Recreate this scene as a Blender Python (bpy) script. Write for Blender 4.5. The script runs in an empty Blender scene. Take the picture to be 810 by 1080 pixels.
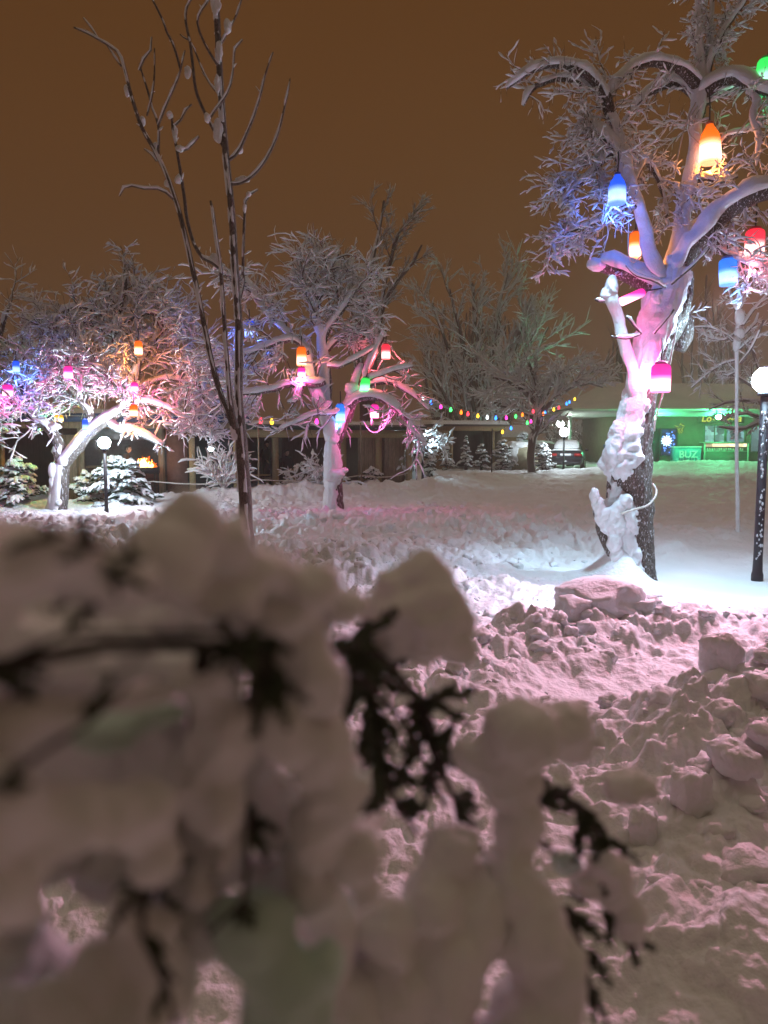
import bpy, bmesh, math, random
import numpy as np
from mathutils import Vector, Matrix, Quaternion

scene = bpy.context.scene
COL = scene.collection
rng = np.random.default_rng(11)
random.seed(11)
PI = math.pi

# ------------------------------------------------------------------ camera
CAM_Z = 1.6
PITCH = math.radians(5.3)
FPX = 810.0
cam_d = bpy.data.cameras.new('camera')
cam = bpy.data.objects.new('camera', cam_d)
COL.objects.link(cam)
cam.location = (0, 0, CAM_Z)
cam.rotation_euler = (PI / 2 - PITCH, 0, 0)
cam_d.sensor_fit = 'HORIZONTAL'
cam_d.sensor_width = 24.0
cam_d.lens = 24.0
cam_d.clip_start = 0.02
cam_d.clip_end = 2000
cam_d.dof.use_dof = True
cam_d.dof.focus_distance = 9.5
cam_d.dof.aperture_fstop = 24.0 / 5.6
scene.camera = cam
CP, SP = math.cos(PITCH), math.sin(PITCH)


def P(px, py, d):
    """a point of the place seen in direction (px, py), d metres ahead"""
    x = (px - 405.0) / FPX
    u = (540.0 - py) / FPX
    dy = CP + u * SP
    dz = -SP + u * CP
    return np.array([x * d / dy, d, CAM_Z + dz * d / dy])


def PX(px, d):
    return (px - 405.0) / FPX * d / CP


# ------------------------------------------------------------------ noise
_perm = np.random.default_rng(5).permutation(512).astype(np.int64)


def _h(ix, iy, iz=0):
    a = _perm[ix & 511]
    a = _perm[(a + iy) & 511]
    a = _perm[(a + iz) & 511]
    return a / 511.0


def vnoise(x, y):
    ix = np.floor(x).astype(np.int64); iy = np.floor(y).astype(np.int64)
    fx = x - ix; fy = y - iy
    fx = fx * fx * fx * (fx * (fx * 6 - 15) + 10); fy = fy * fy * fy * (fy * (fy * 6 - 15) + 10)
    a = _h(ix, iy); b = _h(ix + 1, iy); c = _h(ix, iy + 1); d = _h(ix + 1, iy + 1)
    return (a + (b - a) * fx) * (1 - fy) + (c + (d - c) * fx) * fy


def fbm(x, y, n=4, g=0.5):
    s = 0; a = 1.0; t = 0
    for k in range(n):
        s = s + a * vnoise(x + 17.3 * k, y - 9.1 * k); t += a
        x = x * 2.03; y = y * 2.03; a *= g
    return s / t


def vnoise3(p):
    x, y, z = p[:, 0], p[:, 1], p[:, 2]
    ix = np.floor(x).astype(np.int64); iy = np.floor(y).astype(np.int64); iz = np.floor(z).astype(np.int64)
    fx = x - ix; fy = y - iy; fz = z - iz
    fx = fx * fx * (3 - 2 * fx); fy = fy * fy * (3 - 2 * fy); fz = fz * fz * (3 - 2 * fz)
    r = 0
    for dx in (0, 1):
        for dy in (0, 1):
            for dz in (0, 1):
                w = (fx if dx else 1 - fx) * (fy if dy else 1 - fy) * (fz if dz else 1 - fz)
                r = r + w * _h(ix + dx, iy + dy, iz + dz)
    return r


def fbm3(p, n=3):
    s = 0; a = 1.0; t = 0
    for k in range(n):
        s = s + a * vnoise3(p + 13.7 * k); t += a; p = p * 2.07; a *= 0.5
    return s / t


def cells(x, y):
    """rounded lumps: 1 - distance to the nearest jittered point (0..1)"""
    ix = np.floor(x).astype(np.int64); iy = np.floor(y).astype(np.int64)
    best = np.full(x.shape, 9.0); hgt = np.zeros(x.shape)
    for dx in (-1, 0, 1):
        for dy in (-1, 0, 1):
            jx = ix + dx; jy = iy + dy
            qx = jx + 0.15 + 0.7 * _h(jx, jy, 3); qy = jy + 0.15 + 0.7 * _h(jx, jy, 7)
            d = (x - qx) ** 2 + (y - qy) ** 2
            m = d < best
            best = np.where(m, d, best); hgt = np.where(m, _h(jx, jy, 11), hgt)
    return np.sqrt(best), hgt


# ------------------------------------------------------------------ mesh builder
class MB:
    def __init__(s):
        s.v = []; s.q = []; s.t = []; s.n = 0

    def add(s, V, Q=None, T=None):
        V = np.asarray(V, dtype=np.float64)
        if Q is not None and len(Q): s.q.append(np.asarray(Q, dtype=np.int64) + s.n)
        if T is not None and len(T): s.t.append(np.asarray(T, dtype=np.int64) + s.n)
        s.v.append(V); s.n += len(V)

    def box(s, c, size, rz=0.0, tilt=0.0):
        sx, sy, sz = [k / 2.0 for k in size]
        V = np.array([[x, y, z] for x in (-sx, sx) for y in (-sy, sy) for z in (-sz, sz)])
        if tilt:
            ca, sa = math.cos(tilt), math.sin(tilt)
            V = V @ np.array([[1, 0, 0], [0, ca, sa], [0, -sa, ca]])
        if rz:
            ca, sa = math.cos(rz), math.sin(rz)
            V = V @ np.array([[ca, sa, 0], [-sa, ca, 0], [0, 0, 1]])
        s.add(V + np.asarray(c), [[0, 1, 3, 2], [4, 6, 7, 5], [0, 4, 5, 1], [2, 3, 7, 6], [0, 2, 6, 4], [1, 5, 7, 3]])

    def quadstrip(s, rings, closed=True, cap=True):
        rings = np.asarray(rings); n, m, _ = rings.shape
        V = rings.reshape(-1, 3)
        i = np.arange(n - 1)[:, None]; j = np.arange(m if closed else m - 1)[None, :]
        a = i * m + j; b = i * m + (j + 1) % m
        Q = np.stack([a, b, b + m, a + m], -1).reshape(-1, 4)
        T = None
        if cap and closed:
            V = np.vstack([V, rings[0].mean(0), rings[-1].mean(0)])
            c0 = n * m; c1 = c0 + 1; k = np.arange(m)
            T = np.vstack([np.stack([np.full(m, c0), (k + 1) % m, k], -1),
                           np.stack([np.full(m, c1), (n - 1) * m + k, (n - 1) * m + (k + 1) % m], -1)])
        s.add(V, Q, T)

    def lathe(s, c, prof, n=20, axis=None):
        c = np.asarray(c)
        a = np.arange(n) * 2 * PI / n
        R = np.array([[[r * math.cos(t), r * math.sin(t), z] for t in a] for r, z in prof])
        if axis is not None:
            q = Vector((0, 0, 1)).rotation_difference(Vector(axis))
            M = np.array(q.to_matrix())
            R = R @ M.T
        s.quadstrip(R + c)

    def grid(s, X, Y, Z):
        n, m = X.shape
        V = np.stack([X, Y, Z], -1).reshape(-1, 3)
        i = np.arange(n - 1)[:, None]; j = np.arange(m - 1)[None, :]
        a = i * m + j
        s.add(V, np.stack([a, a + 1, a + 1 + m, a + m], -1).reshape(-1, 4))

    def ico(s, c, r, sub=2, amp=0.25, freq=1.5, sq=(1, 1, 1), seed=0.0, rz=0.0):
        V, T = ICO[sub]
        k = 1 + amp * 2 * (fbm3(V * freq + seed, 3) - 0.5)
        W = V * k[:, None] * np.asarray(sq)
        if rz:
            ca, sa = math.cos(rz), math.sin(rz)
            W = W @ np.array([[ca, sa, 0], [-sa, ca, 0], [0, 0, 1]])
        s.add(W * r + np.asarray(c), None, T)

    def build(s, name, mat, parent=None, smooth=True, base=None):
        me = bpy.data.meshes.new(name)
        V = np.concatenate(s.v) if s.v else np.zeros((0, 3))
        off = np.zeros(3)
        if parent is not None:
            p = parent
            while p is not None:
                off += np.array(p.location); p = p.parent
        elif base is not None:
            off = np.asarray(base, dtype=float)
        V = V - off
        Q = np.concatenate(s.q) if s.q else np.zeros((0, 4), dtype=np.int64)
        T = np.concatenate(s.t) if s.t else np.zeros((0, 3), dtype=np.int64)
        me.vertices.add(len(V)); me.vertices.foreach_set('co', V.ravel())
        me.loops.add(Q.size + T.size)
        me.loops.foreach_set('vertex_index', np.concatenate([Q.ravel(), T.ravel()]))
        me.polygons.add(len(Q) + len(T))
        ls = np.concatenate([np.arange(len(Q)) * 4, Q.size + np.arange(len(T)) * 3])
        me.polygons.foreach_set('loop_start', ls)
        me.polygons.foreach_set('use_smooth', np.full(len(Q) + len(T), bool(smooth)))
        me.update(calc_edges=True)
        me.validate()
        o = bpy.data.objects.new(name, me)
        if mat is not None: me.materials.append(mat)
        COL.objects.link(o)
        if parent is not None: o.parent = parent
        elif base is not None: o.location = tuple(off)
        return o


def _icos():
    out = {}
    for k in (1, 2, 3, 4):
        bm = bmesh.new(); bmesh.ops.create_icosphere(bm, subdivisions=k, radius=1.0)
        bm.verts.ensure_lookup_table()
        out[k] = (np.array([v.co[:] for v in bm.verts]), np.array([[v.index for v in f.verts] for f in bm.faces]))
        bm.free()
    return out


ICO = _icos()


def empty(name, loc, label=None, cat=None, group=None):
    o = bpy.data.objects.new(name, None); COL.objects.link(o)
    o.empty_display_size = 0.1
    o.location = tuple(float(k) for k in loc)
    tag(o, label, cat, group)
    return o


def tag(o, label=None, cat=None, group=None, kind=None):
    if label: o['label'] = label
    if cat: o['category'] = cat
    if group: o['group'] = group
    if kind: o['kind'] = kind
    return o


# ------------------------------------------------------------------ curves and tubes
def resample(pts, step):
    """Catmull-Rom through pts (n x k, first three columns a position)"""
    pts = np.asarray(pts, dtype=float)
    if len(pts) < 3:
        n = max(2, int(np.linalg.norm(pts[-1, :3] - pts[0, :3]) / step) + 1)
        t = np.linspace(0, 1, n)[:, None]
        return pts[0] * (1 - t) + pts[-1] * t
    E = np.vstack([2 * pts[0] - pts[1], pts, 2 * pts[-1] - pts[-2]])
    out = []
    for i in range(1, len(E) - 2):
        n = max(1, int(np.linalg.norm(E[i + 1, :3] - E[i, :3]) / step))
        t = (np.arange(n) / n)[:, None]
        a, b, c, d = E[i - 1], E[i], E[i + 1], E[i + 2]
        out.append(0.5 * (2 * b + (c - a) * t + (2 * a - 5 * b + 4 * c - d) * t ** 2 + (3 * b - a - 3 * c + d) * t ** 3))
    out.append(pts[-1:])
    return np.vstack(out)


def tangents(p):
    t = np.gradient(p, axis=0)
    return t / (np.linalg.norm(t, axis=1, keepdims=True) + 1e-9)


def tube(mb, p, r, sides=6, cap=True):
    p = np.asarray(p, dtype=float); r = np.broadcast_to(np.asarray(r, dtype=float), (len(p),))
    T = tangents(p)
    ref = np.eye(3)[np.argmin(np.abs(T).mean(0))]
    A = np.cross(T, ref); A /= np.linalg.norm(A, axis=1, keepdims=True) + 1e-9
    B = np.cross(T, A)
    a = np.arange(sides) * 2 * PI / sides
    ring = p[:, None, :] + r[:, None, None] * (A[:, None, :] * np.cos(a)[None, :, None] + B[:, None, :] * np.sin(a)[None, :, None])
    mb.quadstrip(ring, True, cap)


WIND = np.array([-0.42, -0.72, 0.0])


def snow_tube(mb, p, r, th, sides=6, wind=0.55, gap=0.3, wide=1.0, rough=0.55, lift=0.62):
    """snow lying along the upper (and windward) side of a branch"""
    p = np.asarray(p, dtype=float); n = len(p)
    if n < 2: return
    r = np.broadcast_to(np.asarray(r, dtype=float), (n,))
    T = tangents(p)
    S = np.array([0, 0, 1.0]) + wind * WIND
    U = S - T * (T @ S)[:, None]
    a = np.linalg.norm(U, axis=1)
    U /= a[:, None] + 1e-9
    W = np.cross(T, U)
    k = 1 - rough + 2 * rough * rng.random(n)
    if n > 6: k = .5 * k + .5 * (1 + rough * 2.4 * (fbm(np.arange(n) * .33 + 100 * rng.random(), np.zeros(n), 2) - .5))
    amt = np.clip(a * 1.25 - 0.12, 0, 1) * k
    amt = np.where(rng.random(n) < gap * (1.15 - np.clip(a, 0, 1)), amt * 0.12, amt)
    amt[0] *= 0.5; amt[-1] *= 0.45
    t = th * amt
    hw = np.maximum(np.minimum(r * 0.9 * wide + t * 0.35, r * 1.15 + t * 0.5), t * 0.62) * np.clip(amt * 2.2, 0.02, 1)
    hh = t * 0.55 + r * 0.25 * np.clip(amt, 0, 1) + 1e-4
    c = p + U * (r * lift + t * 0.33)[:, None] * np.clip(amt * 3, 0, 1)[:, None]
    an = np.arange(sides) * 2 * PI / sides
    ring = c[:, None, :] + W[:, None, :] * (hw[:, None] * np.cos(an)[None])[:, :, None] + U[:, None, :] * (hh[:, None] * np.sin(an)[None])[:, :, None]
    mb.quadstrip(ring)


def rot_about(d, axis, ang):
    axis = axis / (np.linalg.norm(axis) + 1e-9)
    return d * math.cos(ang) + np.cross(axis, d) * math.sin(ang) + axis * (axis @ d) * (1 - math.cos(ang))


def rnd_perp(d):
    v = rng.normal(size=3); v -= d * (v @ d)
    return v / (np.linalg.norm(v) + 1e-9)


def remesh_into(dst, src, voxel, amp=0.0, freq=20.0, smooth=4):
    """weld overlapping lumps of src into one skin, roughen it, add it to dst"""
    tmp = src.build('tmp', None)
    md = tmp.modifiers.new('r', 'REMESH'); md.mode = 'VOXEL'; md.voxel_size = voxel
    sm = tmp.modifiers.new('s', 'SMOOTH'); sm.factor = .6; sm.iterations = smooth
    dg = bpy.context.evaluated_depsgraph_get()
    me = bpy.data.meshes.new_from_object(tmp.evaluated_get(dg)); bpy.data.objects.remove(tmp)
    n = len(me.vertices); V = np.zeros(n * 3); me.vertices.foreach_get('co', V); V = V.reshape(-1, 3)
    N_ = np.zeros(n * 3); me.vertices.foreach_get('normal', N_); N_ = N_.reshape(-1, 3)
    V = V + N_ * ((fbm3(V * freq, 4) - .5) * amp * 2)[:, None]
    L = np.zeros(len(me.loops), dtype=np.int64); me.loops.foreach_get('vertex_index', L)
    dst.add(V, L.reshape(-1, 4))
    bpy.data.meshes.remove(me)


class Plant:
    """bark meshes (wood: trunk and limbs, twigs: the fine crown) and the snow they carry"""
    def __init__(s):
        s.wood = MB(); s.twigs = MB(); s.snow = MB()

    def limb(s, pts, step=0.15, sides=8, th=0.05, snow=True, wind=0.55, gap=0.2, rough=0.4, into='wood', ssides=7, wide=1.0, knob=1.0):
        q = resample(np.asarray(pts, dtype=float), step)
        if len(q) > 5:      # knobbly, slightly crooked wood
            u = np.cumsum(np.r_[0, np.linalg.norm(np.diff(q[:, :3], axis=0), axis=1)]) / (q[:, 3].mean() * 5 + .02) + 50 * rng.random()
            J = np.stack([fbm(u, u * 0 + 7 * k, 2) - .5 for k in range(3)], -1) * q[:, 3:4] * 1.1 * knob
            J[0] = 0; q[:, :3] += J; q[:, 3] *= 1 + knob * (.36 * fbm(u * 1.7, u * 0 + 40, 2) - .17)
        tube(getattr(s, into), q[:, :3], q[:, 3], sides)
        if snow: snow_tube(s.snow, q[:, :3], q[:, 3], th, ssides, wind, gap, wide, rough)
        return q

    def grow(s, p, d, L, r, lvl, cfg, flat=None):
        step = cfg.get('step', 0.12)
        n = max(3, int(L / step) + 1)
        pts = [np.asarray(p, dtype=float)]
        d = np.asarray(d, dtype=float); d = d / np.linalg.norm(d)
        dirs = [d]
        for i in range(n - 1):
            d = d + rng.normal(size=3) * cfg.get('wander', 0.16) + np.array([0, 0, cfg.get('grav', 0.0)])
            d = d / np.linalg.norm(d)
            pts.append(pts[-1] + d * (L / (n - 1))); dirs.append(d)
        pts = np.array(pts)
        rad = r * np.linspace(1, cfg.get('taper', 0.35), n)
        dest = s.wood if r > cfg.get('wood_r', 0.03) else s.twigs
        tube(dest, pts, rad, 5 if r > 0.012 else 3, False)
        if cfg.get('th', 0) > 0:
            snow_tube(s.snow, pts, rad, cfg['th'] * (0.75 + 0.5 * rng.random()) * (1.0 if r < 0.02 else 1.25), cfg.get('ssides', 4), cfg.get('wind', 0.5),
                      cfg.get('gap', 0.35), cfg.get('wide', 1.0), cfg.get('rough', 0.6))
        if lvl > 0:
            m = cfg['kids'][lvl - 1]
            m = int(m * (0.75 + 0.5 * rng.random()) + rng.random())
            for k in range(m):
                t = cfg.get('t0', 0.2) + (1 - cfg.get('t0', 0.2)) * (k + rng.random()) / m
                i = min(n - 1, int(t * (n - 1)))
                a = math.radians(cfg.get('ang', 48) * (0.6 + 0.8 * rng.random()))
                cd = rot_about(dirs[i], rnd_perp(dirs[i]), a)
                if flat is not None: cd = cd * flat
                s.grow(pts[i], cd, L * cfg.get('ratio', 0.55) * (0.65 + 0.6 * rng.random()), max(rad[i] * 0.6, cfg.get('rmin', 0.003)), lvl - 1, cfg, flat)

    def sprout(s, q, n, L, lvl, cfg, t0=0.1, t1=1.0, r=None, up=0.0, bias=None, ang=60):
        """n side shoots along a resampled limb q"""
        T = tangents(q[:, :3])
        for k in range(n):
            t = t0 + (t1 - t0) * (k + rng.random()) / n
            i = min(len(q) - 1, int(t * (len(q) - 1)))
            d = rot_about(T[i], rnd_perp(T[i]), math.radians(ang * (0.6 + 0.7 * rng.random())))
            d = d + np.array([0, 0, up])
            if bias is not None: d = d + np.asarray(bias)
            s.grow(q[i, :3], d, L * (0.6 + 0.7 * rng.random()), r if r else max(q[i, 3] * 0.45, 0.004), lvl, cfg)

    def finish(s, name, base, label, cat, bark, snow, group=None, twig_mat=None):
        root = empty(name, base, label, cat, group)
        if s.wood.n: s.wood.build('trunk', bark, root)
        if s.twigs.n: s.twigs.build('crown', twig_mat or bark, root)
        if s.snow.n: s.snow.build('snow_cover', snow, root)
        return root


def px_pts(L, d, k=None):
    """[(px, py, radius in px[, depth offset])] -> n x 4 metres at about d"""
    out = []
    for e in L:
        dd = d + (e[3] if len(e) > 3 else 0.0)
        p = P(e[0], e[1], dd)
        out.append([p[0], p[1], p[2], e[2] * dd / FPX])
    return np.array(out)


# ------------------------------------------------------------------ materials
class NT:
    def __init__(s, name):
        s.m = bpy.data.materials.new(name); s.m.use_nodes = True
        s.t = s.m.node_tree; s.t.nodes.clear()
        s.out = s.t.nodes.new('ShaderNodeOutputMaterial')

    def n(s, kind, **kw):
        o = s.t.nodes.new(kind)
        for k, v in kw.items(): setattr(o, k, v)
        return o

    def l(s, a, b): s.t.links.new(a, b)


def ramp(N, fac, stops):
    r = N.n('ShaderNodeValToRGB')
    els = r.color_ramp.elements
    while len(els) < len(stops): els.new(0.5)
    for e, (p, c) in zip(els, stops):
        e.position = p; e.color = (*c, 1) if len(c) == 3 else c
    N.l(fac, r.inputs['Fac'])
    return r.outputs['Color']


def mat_snow(name, base=(0.86, 0.88, 0.91), bump=0.35, scale=60.0, dist=0.004, var=0.06, big=6.0):
    N = NT(name); b = N.n('ShaderNodeBsdfPrincipled'); tc = N.n('ShaderNodeTexCoord')
    n1 = N.n('ShaderNodeTexNoise'); n1.inputs['Scale'].default_value = scale; n1.inputs['Detail'].default_value = 5
    n2 = N.n('ShaderNodeTexNoise'); n2.inputs['Scale'].default_value = big; n2.inputs['Detail'].default_value = 4
    N.l(tc.outputs['Object'], n1.inputs['Vector']); N.l(tc.outputs['Object'], n2.inputs['Vector'])
    d = tuple(k * (1 - var * 2) for k in base)
    N.l(ramp(N, n2.outputs['Fac'], [(0.3, d), (0.65, base)]), b.inputs['Base Color'])
    b.inputs['Roughness'].default_value = 0.62
    b.inputs['Specular IOR Level'].default_value = 0.25
    bp = N.n('ShaderNodeBump'); bp.inputs['Strength'].default_value = bump; bp.inputs['Distance'].default_value = dist
    N.l(n1.outputs['Fac'], bp.inputs['Height']); N.l(bp.outputs['Normal'], b.inputs['Normal'])
    N.l(b.outputs['BSDF'], N.out.inputs['Surface'])
    return N.m


def mat_bark(name, c1, c2, scale=14.0, stretch=0.3, bump=0.8, flecks=0.0, dist=0.02):
    N = NT(name); b = N.n('ShaderNodeBsdfPrincipled'); tc = N.n('ShaderNodeTexCoord')
    mp = N.n('ShaderNodeMapping'); mp.inputs['Scale'].default_value = (1, 1, stretch)
    N.l(tc.outputs['Object'], mp.inputs['Vector'])
    v = N.n('ShaderNodeTexVoronoi', feature='DISTANCE_TO_EDGE'); v.inputs['Scale'].default_value = scale
    nz = N.n('ShaderNodeTexNoise'); nz.inputs['Scale'].default_value = scale * 1.7; nz.inputs['Detail'].default_value = 6
    mx = N.n('ShaderNodeVectorMath', operation='MULTIPLY_ADD')
    mx.inputs[1].default_value = (0.12, 0.12, 0.12)
    N.l(mp.outputs['Vector'], nz.inputs['Vector']); N.l(nz.outputs['Color'], mx.inputs[0]); N.l(mp.outputs['Vector'], mx.inputs[2])
    N.l(mx.outputs['Vector'], v.inputs['Vector'])
    col = ramp(N, v.outputs['Distance'], [(0.0, tuple(k * 0.35 for k in c1)), (0.12, c1), (0.5, c2)])
    if flecks:
        n3 = N.n('ShaderNodeTexNoise'); n3.inputs['Scale'].default_value = scale * 2.4; n3.inputs['Detail'].default_value = 3
        N.l(mp.outputs['Vector'], n3.inputs['Vector'])
        f = ramp(N, n3.outputs['Fac'], [(0.60 - flecks * 0.1, (0, 0, 0)), (0.66, (1, 1, 1))])
        mix = N.n('ShaderNodeMix', data_type='RGBA')
        N.l(f, mix.inputs['Factor']); N.l(col, mix.inputs[6]); mix.inputs[7].default_value = (0.7, 0.72, 0.75, 1)
        col = mix.outputs[2]
    N.l(col, b.inputs['Base Color']); b.inputs['Roughness'].default_value = 0.85
    bp = N.n('ShaderNodeBump'); bp.inputs['Strength'].default_value = bump; bp.inputs['Distance'].default_value = dist
    N.l(v.outputs['Distance'], bp.inputs['Height']); N.l(bp.outputs['Normal'], b.inputs['Normal'])
    N.l(b.outputs['BSDF'], N.out.inputs['Surface'])
    return N.m


def mat_plain(name, c, rough=0.6, metal=0.0, var=0.15, scale=20.0, bump=0.1, spec=0.4):
    N = NT(name); b = N.n('ShaderNodeBsdfPrincipled'); tc = N.n('ShaderNodeTexCoord')
    n1 = N.n('ShaderNodeTexNoise'); n1.inputs['Scale'].default_value = scale; n1.inputs['Detail'].default_value = 4
    N.l(tc.outputs['Object'], n1.inputs['Vector'])
    N.l(ramp(N, n1.outputs['Fac'], [(0.3, tuple(k * (1 - var) for k in c)), (0.7, tuple(min(1, k * (1 + var)) for k in c))]), b.inputs['Base Color'])
    b.inputs['Roughness'].default_value = rough; b.inputs['Metallic'].default_value = metal
    b.inputs['Specular IOR Level'].default_value = spec
    if bump:
        bp = N.n('ShaderNodeBump'); bp.inputs['Strength'].default_value = bump; bp.inputs['Distance'].default_value = 0.01
        N.l(n1.outputs['Fac'], bp.inputs['Height']); N.l(bp.outputs['Normal'], b.inputs['Normal'])
    N.l(b.outputs['BSDF'], N.out.inputs['Surface'])
    return N.m


def mat_planks(name, c, pitch=0.14, vertical=False, rough=0.75):
    N = NT(name); b = N.n('ShaderNodeBsdfPrincipled'); tc = N.n('ShaderNodeTexCoord')
    w = N.n('ShaderNodeTexWave', wave_type='BANDS', bands_direction='X' if vertical else 'Z', wave_profile='SAW')
    w.inputs['Scale'].default_value = 1.0 / (pitch * 3.1416); w.inputs['Distortion'].default_value = 0.15
    nz = N.n('ShaderNodeTexNoise'); nz.inputs['Scale'].default_value = 9.0; nz.inputs['Detail'].default_value = 5
    mp = N.n('ShaderNodeMapping'); mp.inputs['Scale'].default_value = (1, 1, 5) if vertical is False else (5, 5, 0.6)
    N.l(tc.outputs['Object'], w.inputs['Vector']); N.l(tc.outputs['Object'], mp.inputs['Vector']); N.l(mp.outputs['Vector'], nz.inputs['Vector'])
    base = ramp(N, nz.outputs['Fac'], [(0.3, tuple(k * 0.6 for k in c)), (0.7, tuple(k * 1.2 for k in c))])
    gap = ramp(N, w.outputs['Fac'], [(0.0, (0.15, 0.15, 0.15)), (0.1, (1, 1, 1))])
    mix = N.n('ShaderNodeMix', data_type='RGBA', blend_type='MULTIPLY'); mix.inputs['Factor'].default_value = 1
    N.l(base, mix.inputs[6]); N.l(gap, mix.inputs[7]); N.l(mix.outputs[2], b.inputs['Base Color'])
    b.inputs['Roughness'].default_value = rough
    bp = N.n('ShaderNodeBump'); bp.inputs['Strength'].default_value = 0.5; bp.inputs['Distance'].default_value = 0.01
    N.l(w.outputs['Fac'], bp.inputs['Height']); N.l(bp.outputs['Normal'], b.inputs['Normal'])
    N.l(b.outputs['BSDF'], N.out.inputs['Surface'])
    return N.m


def mat_emit(name, c, s):
    N = NT(name); e = N.n('ShaderNodeEmission')
    e.inputs['Color'].default_value = (*c, 1); e.inputs['Strength'].default_value = s
    N.l(e.outputs['Emission'], N.out.inputs['Surface'])
    return N.m


def mat_lantern(name, c, lo, hi, H, core=(1, .9, .75)):
    """frosted shade lit by a bulb low inside: strongest round the bulb, weaker to the top"""
    N = NT(name); tc = N.n('ShaderNodeTexCoord')
    mp = N.n('ShaderNodeMapping'); mp.inputs['Scale'].default_value = (1 / H, 1 / H, 1 / H); mp.inputs['Location'].default_value = (0, 0, .5)
    N.l(tc.outputs['Object'], mp.inputs['Vector'])
    sep = N.n('ShaderNodeSeparateXYZ'); N.l(mp.outputs['Vector'], sep.inputs[0])
    f = ramp(N, sep.outputs['Z'], [(0.0, (.5,) * 3), (0.12, (1,) * 3), (0.42, (0.8,) * 3), (0.62, (0.13,) * 3), (0.95, (0.02,) * 3)])
    nz = N.n('ShaderNodeTexNoise'); nz.inputs['Scale'].default_value = 4; N.l(mp.outputs['Vector'], nz.inputs['Vector'])
    mr = N.n('ShaderNodeMapRange'); mr.inputs['To Min'].default_value = lo; mr.inputs['To Max'].default_value = hi
    N.l(f, mr.inputs['Value'])
    mm = N.n('ShaderNodeMath', operation='MULTIPLY_ADD'); mm.inputs[1].default_value = 0.5; mm.inputs[2].default_value = 0.75
    N.l(nz.outputs['Fac'], mm.inputs[0])
    m2 = N.n('ShaderNodeMath', operation='MULTIPLY'); N.l(mr.outputs['Result'], m2.inputs[0]); N.l(mm.outputs[0], m2.inputs[1])
    e = N.n('ShaderNodeEmission'); N.l(m2.outputs[0], e.inputs['Strength'])
    pale = tuple(.62 * v + .38 * w for v, w in zip(c, core))
    N.l(ramp(N, f, [(0.1, c), (0.55, tuple(.85 * v + .15 * w for v, w in zip(c, core))), (0.95, pale)]), e.inputs['Color'])
    N.l(e.outputs['Emission'], N.out.inputs['Surface'])
    return N.m


SNOW = mat_snow('snow', bump=.7, scale=45, dist=.012)
SNOW_TW = mat_snow('twig_snow', bump=0.2, scale=40)
SNOW_G = mat_snow('ground_snow', bump=0.6, scale=30, dist=0.02, var=0.04, big=1.4)
SNOW_F = mat_snow('near_snow', base=(0.84, 0.84, 0.84), bump=0.35, scale=260, dist=0.0012, var=0.05, big=14)
BARK_BIG = mat_bark('scaly_bark', (0.10, 0.078, 0.06), (0.25, 0.21, 0.175), 30, 0.4, 0.9, 0.12)
BARK = mat_bark('dark_bark', (0.055, 0.043, 0.035), (0.11, 0.085, 0.07), 20, 0.3, 0.6)
BARK_MID = mat_bark('grey_bark', (0.10, 0.08, 0.07), (0.2, 0.17, 0.15), 16, 0.3, 0.6, 0.2)
BARK_YOUNG = mat_bark('young_bark', (0.16, 0.135, 0.115), (0.27, 0.235, 0.20), 30, 0.5, 0.3, 0.0)
BARK_FAR = mat_plain('far_twigs', (0.15, 0.12, 0.105), 0.9, bump=0)
DARK_METAL = mat_plain('black_painted_metal', (0.015, 0.015, 0.02), 0.45, 0.0, bump=0.05)
WOOD_DARK = mat_planks('dark_boards', (0.085, 0.05, 0.04), 0.16, True)
WOOD_WARM = mat_planks('warm_boards', (0.36, 0.22, 0.11), 0.14, True)
WOOD_GREY = mat_planks('grey_boards', (0.30, 0.25, 0.17), 0.13, True)
WOOD_POST = mat_plain('timber_post', (0.42, 0.34, 0.19), 0.75, scale=30)
CABLE = mat_plain('pale_cable', (0.55, 0.52, 0.46), 0.5, bump=0)
DARK_CABLE = mat_plain('dark_cable', (0.05, 0.05, 0.05), 0.6, bump=0)
# ------------------------------------------------------------------ snow-covered ground
def seg_ridge(x, y, pts):
    """height of a heap along a polyline of (x, y, height, half width)"""
    h = np.zeros_like(x)
    for (ax, ay, ah, aw), (bx, by, bh, bw) in zip(pts[:-1], pts[1:]):
        dx, dy = bx - ax, by - ay
        t = np.clip(((x - ax) * dx + (y - ay) * dy) / (dx * dx + dy * dy), 0, 1)
        d = np.hypot(x - ax - t * dx, y - ay - t * dy)
        hh = ah + (bh - ah) * t; w = aw + (bw - aw) * t
        h = np.maximum(h, hh * np.exp(-(d / w) ** 2 * 1.1))
    return h


HEAP_R = [(3.6, 4.7, .34, .9), (2.5, 4.2, .25, .7), (1.75, 3.6, .19, .6), (1.35, 3.0, .15, .5), (1.05, 2.3, .10, .45)]
HEAP_R2 = [(3.4, 3.6, .28, .9), (2.4, 2.9, .18, .7), (1.9, 2.2, .12, .5)]
HEAP_C = [(2.75, 6.2, .04, .4), (2.1, 6.05, .10, .5), (1.6, 5.9, .11, .5), (1.15, 5.55, .12, .45), (.85, 5.1, .12, .4), (.45, 4.6, .10, .4)]
HEAP_L = [(.9, 7.6, .12, .5), (.2, 7.4, .16, .7), (-.7, 7.8, .14, .8), (-2.5, 8.2, .18, 1.0), (-5, 9, .2, 1.0)]
BANK_P = [(-12.5, 17.6, .16, .6), (-9, 17.4, .18, .6), (-7.0, 18.2, .14, .6), (-4, 19.5, .34, .8), (-1.5, 20.3, .38, .9), (1.5, 24.5, .3, 1.0), (4.5, 32, .2, 1.2)]
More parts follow.
